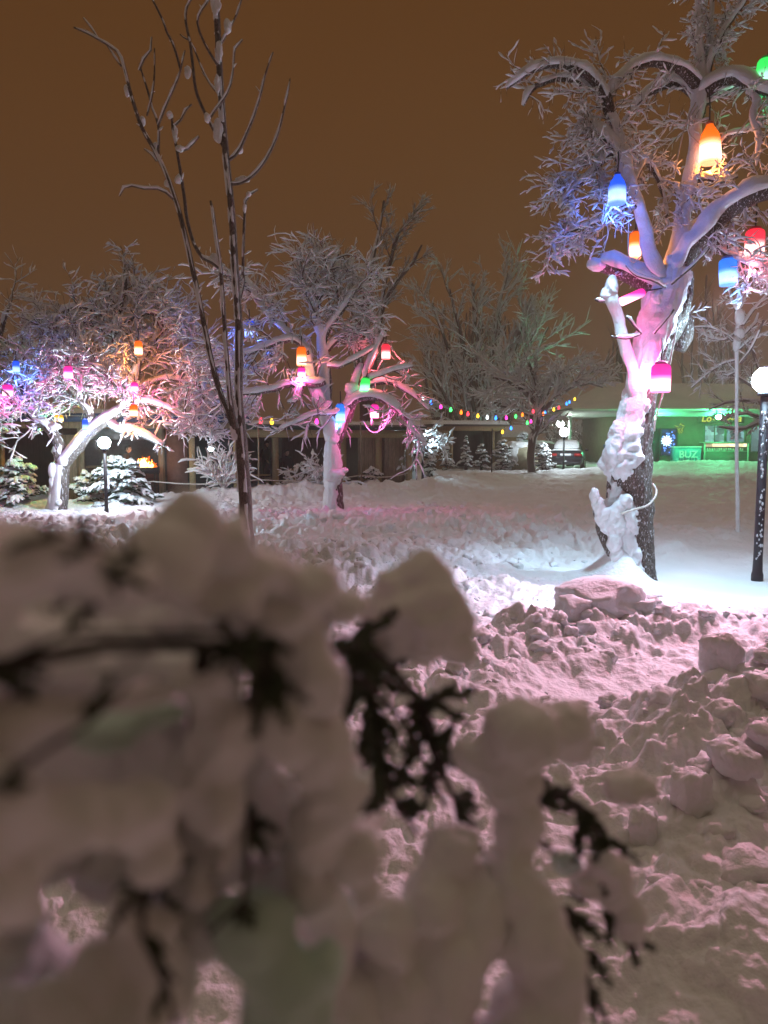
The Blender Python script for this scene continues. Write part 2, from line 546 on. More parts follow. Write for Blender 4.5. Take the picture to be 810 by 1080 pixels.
BANK_F = [(8.5, 36.6, .16, 1.0), (10.5, 37.4, .16, 1.0), (13.5, 42, .22, 1.4), (16, 44, .3, 1.6), (24, 44, .34, 1.8), (40, 44, .4, 1.8)]
TREE_XY = (2.79, 8.6)


def lump(x, y, f, sharp=0.75):
    d, h = cells(x * f, y * f)
    return np.clip(1 - d * 1.25, 0, 1) ** sharp * (0.35 + 0.65 * h)


def gz(x, y):
    x = np.asarray(x, dtype=float); y = np.asarray(y, dtype=float)
    wx = x + 0.25 * (fbm(x * 2.2, y * 2.2, 3) - 0.5) + 0.06 * (fbm(x * 9, y * 9, 2) - 0.5)
    wy = y + 0.25 * (fbm(x * 2.2 + 40, y * 2.2, 3) - 0.5) + 0.06 * (fbm(x * 9, y * 9 + 30, 2) - 0.5)
    hr = seg_ridge(wx, wy, HEAP_R); hr2 = seg_ridge(wx, wy, HEAP_R2)
    hc = seg_ridge(wx, wy, HEAP_C); hl = seg_ridge(wx, wy, HEAP_L)
    bp = seg_ridge(wx, wy, BANK_P); bf = seg_ridge(wx, wy, BANK_F)
    heap = np.maximum(np.maximum(hr, hr2), np.maximum(hc, hl))
    dt = np.hypot(x - TREE_XY[0], y - TREE_XY[1])
    calm = np.clip(np.exp(-((dt - 0.2) / 1.5) ** 2) + 0.75 * np.exp(-(((x - 4.6) / 1.6) ** 2 + ((y - 8.3) / 1.2) ** 2)), 0, 1)
    trod = 0.45 + 0.75 * np.clip(fbm(x * .55 + 3, y * .55, 2) * 1.8 - .45, 0, 1)
    far = np.clip((y - 12) / 8, 0, 1)
    field = np.clip((y - 6.8) / 1.2, 0, 1) * np.clip((17 - y) / 3, 0, 1) * np.clip((3.2 - x) / 1.0 + np.clip((y - 10) / 2, 0, 1), 0, 1)
    A = (1.35 * (trod + .75 * field) * (1 - 0.2 * far) * (1 - 0.93 * calm)) + 5.0 * np.clip(heap, 0, .3) + 1.2 * (bp + bf)
    # the trodden way between the two heaps and the flat drift low in front
    way = np.exp(-((y - (4.6 + 0.18 * (x - 1.2))) / 0.5) ** 2) * np.clip((x - .4) / .8, 0, 1)
    slab = np.exp(-(((x - 1.55) / .55) ** 2 + ((y - 2.25) / .42) ** 2))
    A = A * (1 - 0.72 * way) * (1 - 0.75 * slab)
    z = 0.10 * (fbm(x * .3, y * .3, 3) - .5) + 0.93 * heap + 0.8 * bp + bf
    rid = 1 - np.abs(2 * fbm(wx * 3.3, wy * 3.3, 4, .6) - 1) * 1.6
    z = z + A * (0.075 * lump(wx + 2, wy, 1.7, 1.0) + 0.070 * lump(wx, wy, 2.7) + 0.060 * lump(wx + 5, wy, 5.3) + 0.036 * lump(wx, wy + 3, 11.0) + 0.012 * lump(wx + 1, wy + 8, 23.0, 1.0) + 0.03 * (rid - .5) + 0.012 * (fbm(x * 16, y * 16, 3, .6) - .5))
    z = z + 0.02 * (fbm(x * 3.1, y * 3.1, 3) - .5) * (1 - calm) + 0.012 * way * (fbm(x * 14, y * 14, 2) - .5)
    z = z + 0.025 * slab * (np.sin((x * 1.6 + y * 3.0) * 11 + 5 * fbm(x * 4, y * 4, 2)) * .25 + fbm(x * 9, y * 14, 3))
    # drift blown against the big tree, a tail running off to one side
    sx = x - TREE_XY[0]; sy = y - TREE_XY[1]
    z = z + 0.34 * np.exp(-((sx + .16) / .23) ** 2 - ((sy + .14) / .34) ** 2) + 0.14 * np.exp(-((sx + .45) / .5) ** 2 - ((sy + .1) / .4) ** 2)
    return z


def gz1(x, y):
    return float(gz(np.array([x]), np.array([y]))[0])


def on_ground(x, y, sink=0.02):
    return np.array([x, y, gz1(x, y) - sink])


mb = MB()
az = np.concatenate([np.linspace(-180, -58, 40)[:-1], np.linspace(-58, -40, 60)[:-1], np.linspace(-40, 40, 780), np.linspace(40, 58, 60)[1:], np.linspace(58, 180, 40)[1:]])
az = np.radians(az)
rr = np.concatenate([np.linspace(0.05, 1.2, 24)[:-1], 1.2 * np.exp(np.linspace(0, math.log(70 / 1.2), 900)), 70 * np.exp(np.linspace(0, math.log(158 / 70), 40))[1:]])
RR, AZ = np.meshgrid(rr, az, indexing='ij')
GX = RR * np.sin(AZ); GY = RR * np.cos(AZ)
GZ = gz(GX, GY)
GZ = np.where(RR > 80, 0.0, GZ)
mb.grid(GX, GY, GZ)
ground = mb.build('snow_ground', SNOW_G)
tag(ground, 'trodden lumpy snow covering the whole park ground', 'ground', None, 'structure')


def chunk(mb, c, size, sub, seed, planes=5, rz=0.0, amp=0.16, p=4.0, cut=0.72):
    """a broken lump of snow: rounded block with a few flat fractured faces"""
    r = np.random.default_rng(int(seed) + 991)
    V, T = ICO[sub]
    W = V / ((np.abs(V) ** p).sum(1) ** (1 / p))[:, None]
    for k in range(planes):
        nrm = r.normal(size=3); nrm /= np.linalg.norm(nrm)
        e = np.maximum(W @ nrm - (cut + .25 * r.random()), 0)
        W = W - e[:, None] * nrm
    W = W * (1 + amp * 2.2 * (fbm3(V * 2.0 + seed * .37, 4) - .5) + amp * 1.6 * (fbm3(V * 5.0 + seed, 4) - .5))[:, None]
    W = W * np.asarray(size) * .5
    ca, sa = math.cos(rz), math.sin(rz)
    W = W @ np.array([[ca, sa, 0], [-sa, ca, 0], [0, 0, 1]])
    mb.add(W + np.asarray(c), None, T)


# clods nobody could count, lying on the heaps and the trodden snow
mb = MB()


def scatter(n, xr, yr, smin, smax, weight, power=2.2):
    k = 0; tries = 0
    while k < n and tries < n * 30:
        tries += 1
        x = xr[0] + (xr[1] - xr[0]) * rng.random(); y = yr[0] + (yr[1] - yr[0]) * rng.random()
        if rng.random() > weight(x, y): continue
        if math.hypot(x - TREE_XY[0], y - TREE_XY[1]) < 1.0: continue
        s = smin + (smax - smin) * rng.random() ** power
        z = gz1(x, y) - s * .06
        chunk(mb, (x, y, z), (s * (.8 + .6 * rng.random()), s * (.8 + .6 * rng.random()), s * (.6 + .4 * rng.random())), 3 if s > .09 else (2 if s > .045 else 1), 1000 + tries, 2, rng.random() * 6.28, .42, 2.4)
        k += 1


def w_ridge(pts, k=3.0):
    return lambda x, y: min(1.0, float(seg_ridge(np.array([x]), np.array([y]), pts)[0]) * k)


scatter(120, (0.8, 4.2), (1.9, 5.4), .03, .19, w_ridge(HEAP_R, 5))
scatter(40, (1.2, 4.2), (1.8, 4.2), .03, .15, w_ridge(HEAP_R2, 5), 2.6)
scatter(150, (0.1, 2.6), (4.2, 6.6), .025, .17, w_ridge(HEAP_C, 9), 2.4)
scatter(60, (2.0, 4.6), (5.7, 6.9), .025, .13, lambda x, y: 1.0, 3.5)
scatter(240, (-.8, 2.6), (6.2, 13), .03, .15, lambda x, y: .6, 3)
scatter(220, (-6, 2), (13, 19), .05, .2, lambda x, y: .6, 3)
clods = mb.build('snow_clods', SNOW_G)
tag(clods, 'loose clods of broken snow strewn over the heaps and the trodden ground', 'snow clods', None, 'stuff')

# the large blocks one can tell apart
BLOCKS = [
    ((636, 668), 6.0, (.60, .5, .27), .3, 'large flat-topped snow block on the heap in front of the big tree', .05),
    ((768, 752), 3.95, (.19, .18, .24), .5, 'upright cube-like snow block crowning the near heap at the right edge', .04),
    ((742, 905), 2.75, (.13, .12, .17), .2, 'tall narrow snow block leaning on the near heap', .03),
    ((690, 925), 2.7, (.11, .10, .14), 1.1, 'small upright snow block beside the hanging branch tip', .03),
    ((605, 690), 5.75, (.26, .24, .2), .4, 'knobbly snow block beside the large flat-topped block', .05),
    ((785, 880), 2.9, (.19, .16, .13), 1.9, 'broad snow block at the right edge below the cube-like one', .06),
]
for i, ((px, py), d, size, rz, lab, up) in enumerate(BLOCKS):
    x = PX(px, d)
    base = on_ground(x, d)
    m = MB(); chunk(m, base + np.array([0, 0, size[2] * .5 - .05 + up]), size, 4, 40 + i, 5, rz, .17, 4.2, .85)
    tag(m.build('snow_block', SNOW_G, None, True, base), lab, 'snow block', 'broken snow blocks on the heaps')
# ------------------------------------------------------------------ the big old tree
TW = dict(kids=[5, 6, 5], step=.045, wander=.2, grav=0.01, th=.0155, wind=.6, ratio=.6, rmin=.0028, gap=.45, ssides=5, rough=.75, t0=.15, ang=50, taper=.4, wide=1.0)
pl = Plant()
D = 8.6
TRUNK = [(669, 622, 24), (667, 600, 22), (665, 560, 21.5), (664, 520, 23.5), (665, 490, 23), (670, 460, 18), (677, 420, 15.5), (684, 390, 16), (692, 362, 19), (701, 335, 21), (708, 308, 21), (713, 285, 17)]


def trunk_skin(pl, q, step, ns, ridge, COVER, THICK, d, seed=0.0, centre=40):
    """a trunk as one displaced sheet of ridged bark, and the ragged coat of snow blown on to one side of it
    COVER / THICK: {pixel row of the height: half angle covered, thickness}"""
    T = tangents(q[:, :3]); A = np.cross(T, [0, 1, 0]); A /= np.linalg.norm(A, axis=1, keepdims=True); B = np.cross(T, A)
    an = np.arange(ns) * 2 * PI / ns
    hh = np.arange(len(q))[:, None] * step * np.ones((1, ns)); cx = np.cos(an)[None, :] * np.ones_like(hh); cy = np.sin(an)[None, :] * np.ones_like(hh)
    S = lambda k, v: np.stack([cx * k + seed, cy * k, hh * v], -1).reshape(-1, 3)
    f1 = fbm3(S(6, 3.5), 3).reshape(hh.shape); f2 = fbm3(S(1.2, 1.6), 2).reshape(hh.shape)
    fl = np.clip(1 - hh / .35, 0, 1) ** 2 * .16
    rr_ = q[:, 3][:, None] * (1 + ridge * (np.abs(f1 - .5) * 2 - .25) + .26 * (f2 - .5) + fl)
    put = lambda mb, R: mb.quadstrip(q[:, None, :3] + A[:, None, :] * (R * np.cos(an))[:, :, None] + B[:, None, :] * (R * np.sin(an))[:, :, None])
    put(pl.wood, rr_)
    ys = 540 - (np.tan(np.arctan2(q[:, 2] - CAM_Z, q[:, 1]) + PITCH)) * FPX
    ky = sorted(COVER); half = np.radians(np.interp(ys, ky, [COVER[k] for k in ky])); kt = sorted(THICK); th = np.interp(ys, kt, [THICK[k] for k in kt])
    mask = np.cos(an - math.radians(centre))[None, :] - np.cos(half)[:, None]
    n1 = fbm3(S(2.2, 7.0) + 31, 4).reshape(hh.shape); n2 = fbm3(S(1.6, 9.0) + 77, 4).reshape(hh.shape); n3 = fbm3(S(7, 26.0) + 7, 3).reshape(hh.shape)
    c = np.clip((mask + .75 * (n1 - .5) + .25 * (n3 - .5)) * 2.6, 0, 1)
    R = rr_ + np.where(c > 0, th[:, None] * c ** .55 * (.5 + 1.0 * n2) + .03 * (n3 - .5) * np.minimum(1, th[:, None] / .06), -.02)
    put(pl.snow, R)


q = resample(px_pts(TRUNK, D), .022)
trunk_skin(pl, q, .022, 110, .22, {622: 70, 600: 62, 560: 58, 528: 56, 518: 20, 505: 5, 498: 40, 480: 58, 455: 58, 440: 60, 400: 62, 360: 70, 320: 80, 280: 90},
           {622: .11, 560: .085, 520: .07, 505: .05, 495: .12, 470: .13, 440: .05, 360: .04, 300: .05}, D)

LIMBS = {
    'stub': [(706, 305, 14), (690, 303, 11.5), (672, 296, 10.5), (655, 287, 10.5), (640, 282, 10), (629, 279, 8)],
    'shoot': [(672, 425, 6, -.06), (667, 395, 6, -.12), (660, 365, 5.5, -.16), (652, 338, 5.5, -.2), (646, 318, 6.5, -.22), (643, 304, 6.5, -.24)],
    'pruned': [(700, 296, 9, -.05), (689, 284, 7.5, -.1), (681, 245, 7, -.16), (671, 210, 7, -.2), (661, 178, 7.5, -.25), (648, 158, 7.5, -.28), (633, 143, 6, -.3), (621, 132, 4, -.3)],
    'leader': [(711, 292, 12), (719, 255, 8.5, .1), (726, 215, 7.8, .14), (732, 175, 7.5, .15), (735, 140, 7.3, .15), (737, 105, 7.3, .15), (738, 85, 6, .15), (738, 62, 3.4, .15), (737, 35, 2.8, .15), (736, 8, 2.4, .15), (737, -30, 2, .1)],
    'leader_b': [(739, 98, 6, .15), (746, 78, 4, .12), (754, 55, 3.4, .1), (766, 30, 3, .05), (782, 8, 2.4, 0), (796, -18, 1.8, 0)],
    'leader_c': [(740, 80, 3, .15), (748, 50, 2.6, .3), (750, 20, 2, .4), (752, -15, 1.6, .4)],
    'right': [(712, 288, 14, -.05), (730, 262, 12.5, -.15), (752, 236, 12, -.25), (775, 214, 12.5, -.35), (797, 201, 12, -.45), (825, 194, 11, -.5), (870, 175, 11, -.6), (930, 150, 8, -.7)],
    'right_up': [(740, 100, 8, .15), (752, 88, 8, .05), (768, 83, 7.5, 0), (785, 87, 7, -.1), (800, 96, 6, -.2), (830, 112, 5, -.3), (860, 140, 4, -.4)],
    'right_low': [(738, 112, 6, .15), (752, 100, 6, .25), (770, 94, 5.5, .3), (790, 92, 5, .4), (815, 85, 4, .5), (850, 70, 3, .6)],
    'arch_a': [(736, 98, 7, .15), (727, 82, 6, .05), (715, 71, 6, -.02), (697, 66, 6, -.1), (680, 67, 5.5, -.15), (665, 73, 5, -.2), (652, 86, 4.5, -.24), (645, 100, 4, -.26)],
    'arch_b': [(735, 102, 6, .15), (722, 92, 5.5, .2), (706, 87, 5.5, .22), (690, 94, 5, .25), (678, 103, 4, .25), (668, 114, 3, .25)],
    'arch_c': [(655, 168, 7, -.25), (650, 140, 6, -.28), (643, 112, 6, -.32), (632, 92, 6, -.36), (618, 79, 5.5, -.4), (600, 70, 5, -.42), (580, 68, 4.5, -.45), (562, 74, 4, -.45), (548, 83, 3, -.45), (534, 93, 2, -.45)],
    'arch_d': [(641, 110, 5, -.32), (630, 95, 5, -.25), (616, 87, 5, -.2), (598, 83, 4.5, -.15), (580, 85, 4, -.15), (566, 91, 3.5, -.15), (557, 101, 2.5, -.15), (552, 112, 1.5, -.15)],
    'back': [(700, 320, 16, .15), (716, 330, 14, .25), (722, 350, 11, .3), (716, 368, 8, .3)],
    'hang_a': [(648, 160, 5, -.28), (632, 175, 4, -.2), (615, 190, 3.2, -.15), (600, 205, 2.4, -.1), (590, 220, 1.6, -.1)],
    'hang_b': [(672, 212, 5, -.2), (655, 222, 4, -.1), (636, 232, 3, 0), (612, 240, 2.4, .05), (590, 248, 1.8, .1), (572, 251, 1.2, .1)],
    'hang_c': [(668, 196, 4, -.2), (680, 170, 3.5, .1), (694, 190, 3, .2), (702, 215, 2.2, .25), (705, 240, 1.6, .25)],
    'mid_r': [(716, 250, 5, .1), (735, 236, 4, .3), (752, 225, 3.5, .4), (768, 220, 2.5, .4), (785, 214, 1.6, .4)],
    'right_hang': [(765, 225, 5, -.3), (758, 244, 4, -.2), (757, 262, 3.4, -.1), (770, 270, 3, -.1), (785, 278, 2.5, -.15), (800, 282, 2, -.2), (825, 276, 2, -.2)],
    'right_hang2': [(790, 92, 4, -.1), (797, 110, 3.5, -.2), (795, 130, 3, -.25), (800, 150, 2.4, -.3), (798, 175, 1.6, -.3)],
    'cross_r': [(741, 175, 4, .15), (757, 160, 3.4, .05), (768, 143, 3, -.05), (782, 140, 2.6, -.1), (800, 128, 2.2, -.15), (822, 118, 1.6, -.2)],
    'cross_r2': [(729, 192, 4, .15), (745, 188, 3.2, 0), (760, 192, 2.5, -.1), (778, 186, 1.8, -.15)],
}
TH = {'stub': .10, 'pruned': .045, 'right': .085, 'right_up': .075, 'right_low': .05, 'arch_a': .065, 'arch_b': .055, 'arch_c': .055, 'arch_d': .055, 'leader': .03, 'back': .05, 'shoot': .05}
QL = {}
for k, L in LIMBS.items():
    L = [(e[0], e[1], e[2] * (.86 if e[2] > 5 else .8), *e[3:]) for e in L]
    th = TH.get(k, .04)
    thick = max(e[2] for e in L) > 5.2
    QL[k] = pl.limb(px_pts(L, D), .06, 12 if thick else 7, th, k != 'back', 1.3 if k in ('pruned', 'leader', 'shoot') else .75, .0 if thick else .10, .35 if thick else .45, 'wood', 12 if thick else 7, 1.12)
# blunt snowy heads of the cut limbs, the bulge on the trunk and the curtain on the low shoot
lm = MB()
for (px, py, dz, r, sq) in [(630, 279, 0, .10, (1.1, 1, .75)), (645, 303, -.26, .095, (.75, .8, 1.35)), (622, 132, -.3, .05, (1, .9, .8)), (640, 311, -.24, .075, (.9, .8, 1.1)), (648, 320, -.24, .07, (.8, .8, 1.3)),
                            (700, 298, -.16, .08, (1.3, .8, .8)), (714, 288, -.16, .08, (1.2, .8, 1)), (694, 312, -.16, .08, (1, .8, 1.3)), (707, 280, -.1, .08, (.8, .8, 1.4))]:
    lm.ico(P(px, py, D + dz), r, 3, .22, 1.6, sq, px)
for i, (px, py, wx, wy, fwd) in enumerate([(647, 476, 9, 17, .19), (652, 488, 8, 9, .19), (652, 460, 9, 16, .17), (645, 490, 6, 8, .15)]):
    lm.ico(P(px, py, D - fwd), 1.0, 3, .2, 2.2, (wx / FPX * D, .10, wy / FPX * D), 3.1 * i)
q = px_pts([(652, 600, 5, -.2), (643, 580, 4.5, -.2), (634, 562, 4, -.2), (629, 545, 3.5, -.2), (628, 530, 3, -.2), (627, 520, 2, -.2)], D)
pl.limb(q, .05, 8, .0, False)
for i, (px, py, wx, wy) in enumerate([(627, 523, 4.5, 8), (631, 533, 7, 8), (635, 545, 7, 10), (642, 552, 9, 13), (648, 570, 7, 14), (640, 541, 9, 5), (648, 541, 7, 7), (650, 590, 7, 13), (652, 555, 8, 12), (652, 535, 6, 6), (660, 528, 7, 6)]):
    lm.ico(P(px, py, D - .27), 1.0, 3, .2, 1.9, (wx / FPX * D * 1.05, .06, wy / FPX * D * 1.1), 71 + 2.7 * i)
remesh_into(pl.snow, lm, .011, .026, 15, 2)
# bare shoots crossing the trunk
for L in ([(676, 352, 1.3, -.28), (660, 357, 1.2, -.36), (645, 355, .9, -.4)], [(676, 352, 1.2, -.3), (668, 343, 1.1, -.34), (660, 334, 1.5, -.36)], [(690, 352, 1.2, -.3), (700, 340, 1.1, -.36), (711, 326, 1.5, -.4)], [(638, 318, 1.2, -.26), (632, 318, 1.1, -.26), (628, 316, 1.2, -.26)],
          [(702, 303, 1.2, -.34), (690, 297, 1.2, -.4), (672, 291, 1.0, -.36), (660, 280, .8, -.3)], [(708, 300, 1.2, -.3), (722, 288, 1.2, -.4), (735, 276, 1, -.45), (748, 262, 1.2, -.45)]):
    pl.limb(px_pts(L, D), .04, 5, .03, True, .3, .1, .4, 'twigs', 5)
# fine crown
pl.sprout(QL['pruned'], 16, .40, 2, TW, .45, 1, .009, -.25, (-.55, .1, 0))
pl.sprout(QL['arch_c'], 22, .26, 1, TW, .05, 1, .006, .1)
pl.sprout(QL['arch_c'], 9, .42, 2, TW, .0, .45, .008, -.35, (-.2, .2, 0))
pl.sprout(QL['arch_d'], 16, .24, 1, TW, .05, 1, .006, .1)
pl.sprout(QL['arch_a'], 14, .26, 1, TW, .3, 1, .006, .2)
pl.sprout(QL['arch_b'], 14, .26, 1, TW, .2, 1, .006, 0)
pl.sprout(QL['hang_a'], 14, .36, 2, TW, .1, 1, .007, -.15)
pl.sprout(QL['hang_b'], 15, .34, 2, TW, .1, 1, .007, -.2)
pl.sprout(QL['hang_c'], 12, .32, 2, TW, .1, 1, .006, -.2)
pl.sprout(QL['leader'], 13, .20, 2, TW, .72, 1, .006, .1)
pl.sprout(QL['leader_b'], 16, .22, 2, TW, .2, 1, .006, .1)
pl.sprout(QL['leader_c'], 16, .24, 2, TW, .1, 1, .006, .1)
pl.sprout(QL['leader'], 10, .40, 2, TW, .15, .62, .007, 0, (0, .4, 0))
pl.sprout(QL['right'], 9, .36, 2, TW, .1, .9, .008, -.55)
pl.sprout(QL['right_up'], 11, .30, 1, TW, .3, 1, .007, -.1)
pl.sprout(QL['right_low'], 9, .30, 1, TW, .3, 1, .007, .1)
for k in ('mid_r', 'right_hang', 'right_hang2', 'cross_r', 'cross_r2'):
    pl.sprout(QL[k], 10, .26, 1, TW, .1, 1, .006, -.1)
pl.sprout(QL['right_hang'], 10, .34, 2, TW, .2, 1, .006, -.6)
pl.sprout(QL['stub'], 8, .22, 1, TW, .1, .8, .006, .6, (0, -.2, 0))
pl.sprout(QL['back'], 5, .3, 1, TW, .1, .8, .007, .3)
big_tree = pl.finish('old_tree', on_ground(TREE_XY[0], TREE_XY[1], .05), 'stout old tree with rough bark, one side plastered with snow, hung with large coloured lanterns', 'tree', BARK_BIG, SNOW, None, BARK)

# pale lamp wires in the crown
for L, lab in [([(734, 108, 1, .0), (724, 128, 1, -.05), (716, 160, 1, -.08), (711, 188, 1, -.1)], 'pale wire sagging from the fork of the leader down past the amber twigs'),
               ([(736, 112, 1, .0), (728, 125, 1, -.02), (727, 140, 1, -.04), (738, 152, 1, -.05)], 'short pale wire looped beside the orange bottle lantern'),
               ([(664, 205, 1, -.3), (663, 235, 1, -.3), (663, 268, 1, -.28), (668, 277, 1, -.26), (676, 270, 1, -.25)], 'pale wire dropping beside the cut limb to the snowy stub'),
               ([(812, 88, 1, -.2), (795, 118, 1, -.2), (778, 140, 1, -.2), (768, 150, 1, -.15)], 'pale wire slanting from the green lantern towards the orange one')]:
    m = MB(); tube(m, resample(px_pts(L, D)[:, :3], .04), .007, 6)
    tag(m.build('lantern_cable', CABLE, None, True, px_pts(L, D)[0, :3]), lab, 'cable')
# pale cable slung round the trunk
m = MB(); tube(m, resample(px_pts([(655, 542, 1.2, -.34), (670, 537, 1.2, -.32), (683, 533, 1.2, -.27), (691, 524, 1.2, -.2), (692, 516, 1.2, -.14), (688, 510, 1.2, -.1)], D)[:, :3], .03), .012, 8)
tag(m.build('cable', CABLE, None, True, P(683, 533, D - .3)), 'pale stiff cable looped around the rough trunk just above its base', 'cable')
m = MB(); tube(m, resample(px_pts([(714, 345, 1, -.25), (706, 385, 1, -.28), (700, 412, 1, -.28), (692, 440, 1, -.26), (690, 455, 1, -.24)], D)[:, :3], .05), .010, 6)
tag(m.build('lantern_cable', CABLE, None, True, P(700, 412, D - .28)), 'thin pale wire running down the trunk past the pink lantern', 'cable')

# ------------------------------------------------------------------ young tree with two stems, close by
pl = Plant(); D = 6.0
YS = [
    [(264, 690, 8.5), (262, 600, 8), (260, 545, 7.4), (257, 500, 7), (255, 469, 6.6), (253, 430, 5.6), (252, 393, 5.2), (252, 350, 5), (250, 310, 4.8), (247, 265, 4.6), (244, 220, 4.4), (241, 190, 4.2), (237, 150, 4.2), (233, 100, 4), (231, 60, 4), (229, 20, 4), (227, -15, 3.6), (224, -60, 3)],
    [(254, 468, 5), (246, 448, 4.5, -.03), (239, 432, 4, -.05), (233, 417, 3.8, -.07), (224, 385, 3.6, -.1), (217, 351, 3.4, -.12), (208, 305, 3.2, -.14), (202, 279, 3.2, -.15), (192, 234, 3, -.17), (179, 193, 2.8, -.2), (166, 164, 2.6, -.22), (150, 135, 2.4, -.25), (139, 103, 2.2, -.28), (128, 61, 1.9, -.3), (118, 50, 1.7, -.3), (105, 42, 1.6, -.3), (92, 35, 1.4, -.3), (78, 29, 1.2, -.3)],
    [(249, 452, 4.4, -.08), (244, 430, 3.6, -.1), (241, 400, 3, -.12), (237, 345, 2.8, -.14), (233, 286, 2.6, -.15), (228, 250, 2.3, -.15), (224, 220, 1.8, -.15), (222, 212, 1.4, -.15)],
    [(233, 284, 2.4, -.15), (224, 277, 2.6, -.15), (214, 272, 2.4, -.16), (205, 258, 2.2, -.17), (198, 235, 2.2, -.18), (194, 205, 2.1, -.18), (191, 185, 2, -.18), (188, 167, 1.8, -.18), (185, 150, 1.8, -.18), (182, 135, 1.8, -.18), (181, 120, 1.2, -.18)],
    [(188, 160, 1.6, -.18), (198, 157, 1.6, -.18), (204, 151, 1.4, -.18), (210, 144, 1.2, -.18)],
    [(184, 133, 1.5, -.18), (191, 126, 1.5, -.18), (196, 116, 1.3, -.18), (202, 110, 1.2, -.18)],
    [(167, 166, 1.8, -.22), (167, 132, 1.6, -.22), (161, 115, 1.5, -.22), (157, 100, 1.4, -.22), (152, 84, 1.2, -.22), (147, 67, 1, -.22)],
    [(167, 132, 1.5, -.22), (174, 114, 1.5, -.24), (182, 96, 1.4, -.25), (188, 82, 1.3, -.26), (191, 71, 1.2, -.26), (195, 53, .9, -.26)],
    [(147, 74, 1.5, -.27), (152, 62, 1.4, -.27), (159, 53, 1.2, -.27), (160, 39, .9, -.27)],
    [(155, 122, 1.3, -.24), (161, 98, 1.2, -.24), (163, 72, 1, -.24), (163, 51, .8, -.24)],
    [(190, 72, 1.5, -.25), (186, 57, 1.6, -.25), (182, 45, 1.6, -.25), (176, 34, 1.5, -.25), (172, 22, 1.4, -.25), (161, 0, 1.3, -.25), (150, -20, 1, -.25)],
    [(184, 211, 1.6, -.19), (175, 203, 1.5, -.22), (166, 199, 1.5, -.25), (152, 199, 1.4, -.28), (139, 196, 1.3, -.3), (131, 198, 1.1, -.32), (126, 207, .9, -.32)],
    [(165, 170, 1.2, -.22), (160, 163, 1.1, -.22), (152, 157, .9, -.22)],
    [(243, 168, 2.2), (248, 164, 2, -.05), (254, 156, 2, -.1), (259, 144, 1.8, -.12), (267, 125, 1.6, -.15), (275, 99, 1.4, -.17), (280, 78, 1.2, -.18), (288, 55, .9, -.2)],
    [(244, 194, 2.3), (254, 193, 2.2, -.05), (266, 186, 2, -.1), (278, 172, 1.8, -.12), (288, 154, 1.7, -.15), (294, 138, 1.5, -.16), (298, 122, 1.4, -.17), (303, 100, 1.1, -.18), (306, 83, .8, -.18)],
    [(238, 158, 2.4), (229, 143, 2.2, -.02), (219, 125, 2, -.04), (211, 108, 2, -.06), (206, 93, 1.9, -.08), (203, 66, 1.8, -.1), (200, 42, 1.7, -.1), (196, 24, 1.6, -.1), (197, 8, 1.4, -.1), (204, -5, 1.2, -.1), (212, -30, 1, -.1)],
    [(220, 127, 1.5, -.04), (228, 115, 1.5, -.06), (237, 103, 1.4, -.08), (243, 90, 1.3, -.1), (246, 72, 1.2, -.1), (248, 51, 1.1, -.1), (256, 42, .9, -.1)],
    [(232, 101, 1.2, .05), (221, 88, 1.1, .05), (212, 70, 1.1, .05), (205, 52, 1, .05), (198, 40, .8, .05)],
    [(232, 72, 1.8), (222, 57, 1.6, -.05), (214, 42, 1.5, -.08), (208, 24, 1.4, -.1), (213, 10, 1.3, -.1), (222, -3, 1.2, -.1), (228, -25, 1, -.1)],
    [(234, 45, 1.6), (242, 30, 1.4, .05), (250, 14, 1.2, .1), (256, -5, 1, .1)],
    [(256, 290, 1.9, .05), (257, 250, 1.8, .05), (259, 212, 1.6, .05), (264, 205, 1.4, .05), (272, 200, 1, .05)],
    [(250, 330, 1.4, .05), (257, 300, 1.5, .05), (256, 285, 1.5, .05)],
    [(200, 43, 1, -.1), (193, 39, .9, -.1), (190, 36, .7, -.1)],
    [(105, 42, 1, -.3), (95, 28, .9, -.3), (88, 19, .7, -.3)],
    [(128, 70, 1.2, -.3), (122, 62, 1, -.3), (113, 48, .8, -.3)],
]
for i, L in enumerate(YS):
    L = [(e[0], e[1], e[2] * (.95 if i == 0 and e[1] > 450 else .8), *e[3:]) for e in L]
    qq = pl.limb(px_pts(L, D), .045, 10 if i < 3 else 6, .008 if i < 3 else .014, True, .7 if i < 3 else .4, .12, .8, 'wood' if i < 4 else 'twigs', 6, 1.0, .15)
    for k in range(3, len(qq) - 2, 5):       # buds and little spurs on the twigs
        if i and rng.random() < .55:
            pl.grow(qq[k, :3], rnd_perp(tangents(qq[:, :3])[k]) + np.array([0, 0, .9]), .03 + .05 * rng.random(), .0035, 0, dict(step=.02, th=.012, rough=.6, gap=.1, wander=.1, ssides=5))
CL = [(198, 77, 5, 9), (179, 121, 5, 5), (190, 157, 6, 5), (164, 156, 4, 9), (150, 128, 4.5, 7), (188, 189, 5, 7), (230, 138, 7, 17), (256, 189, 12, 4.5), (228, 4, 8, 14), (240, 28, 5, 10), (226, 273, 11, 8),
      (246, 440, 8, 24), (243, 418, 6, 16), (219, 124, 5, 7), (253, 158, 5, 6), (134, 96, 4, 9), (262, 205, 4, 4), (258, 220, 3, 6), (229, 90, 4, 14), (231, 55, 5, 14), (247, 455, 6, 14), (185, 140, 3.5, 9), (176, 193, 4, 6)]
lm = MB()
for i, (px, py, wx, wy) in enumerate(CL):
    lm.ico(P(px, py, D - (.2 if px < 225 else .03)), 1.0, 3, .5, 1.5, (.66 * wx / FPX * D, .022, .72 * wy / FPX * D), 5.3 * i)
remesh_into(pl.snow, lm, .006, .006, 40, 2)
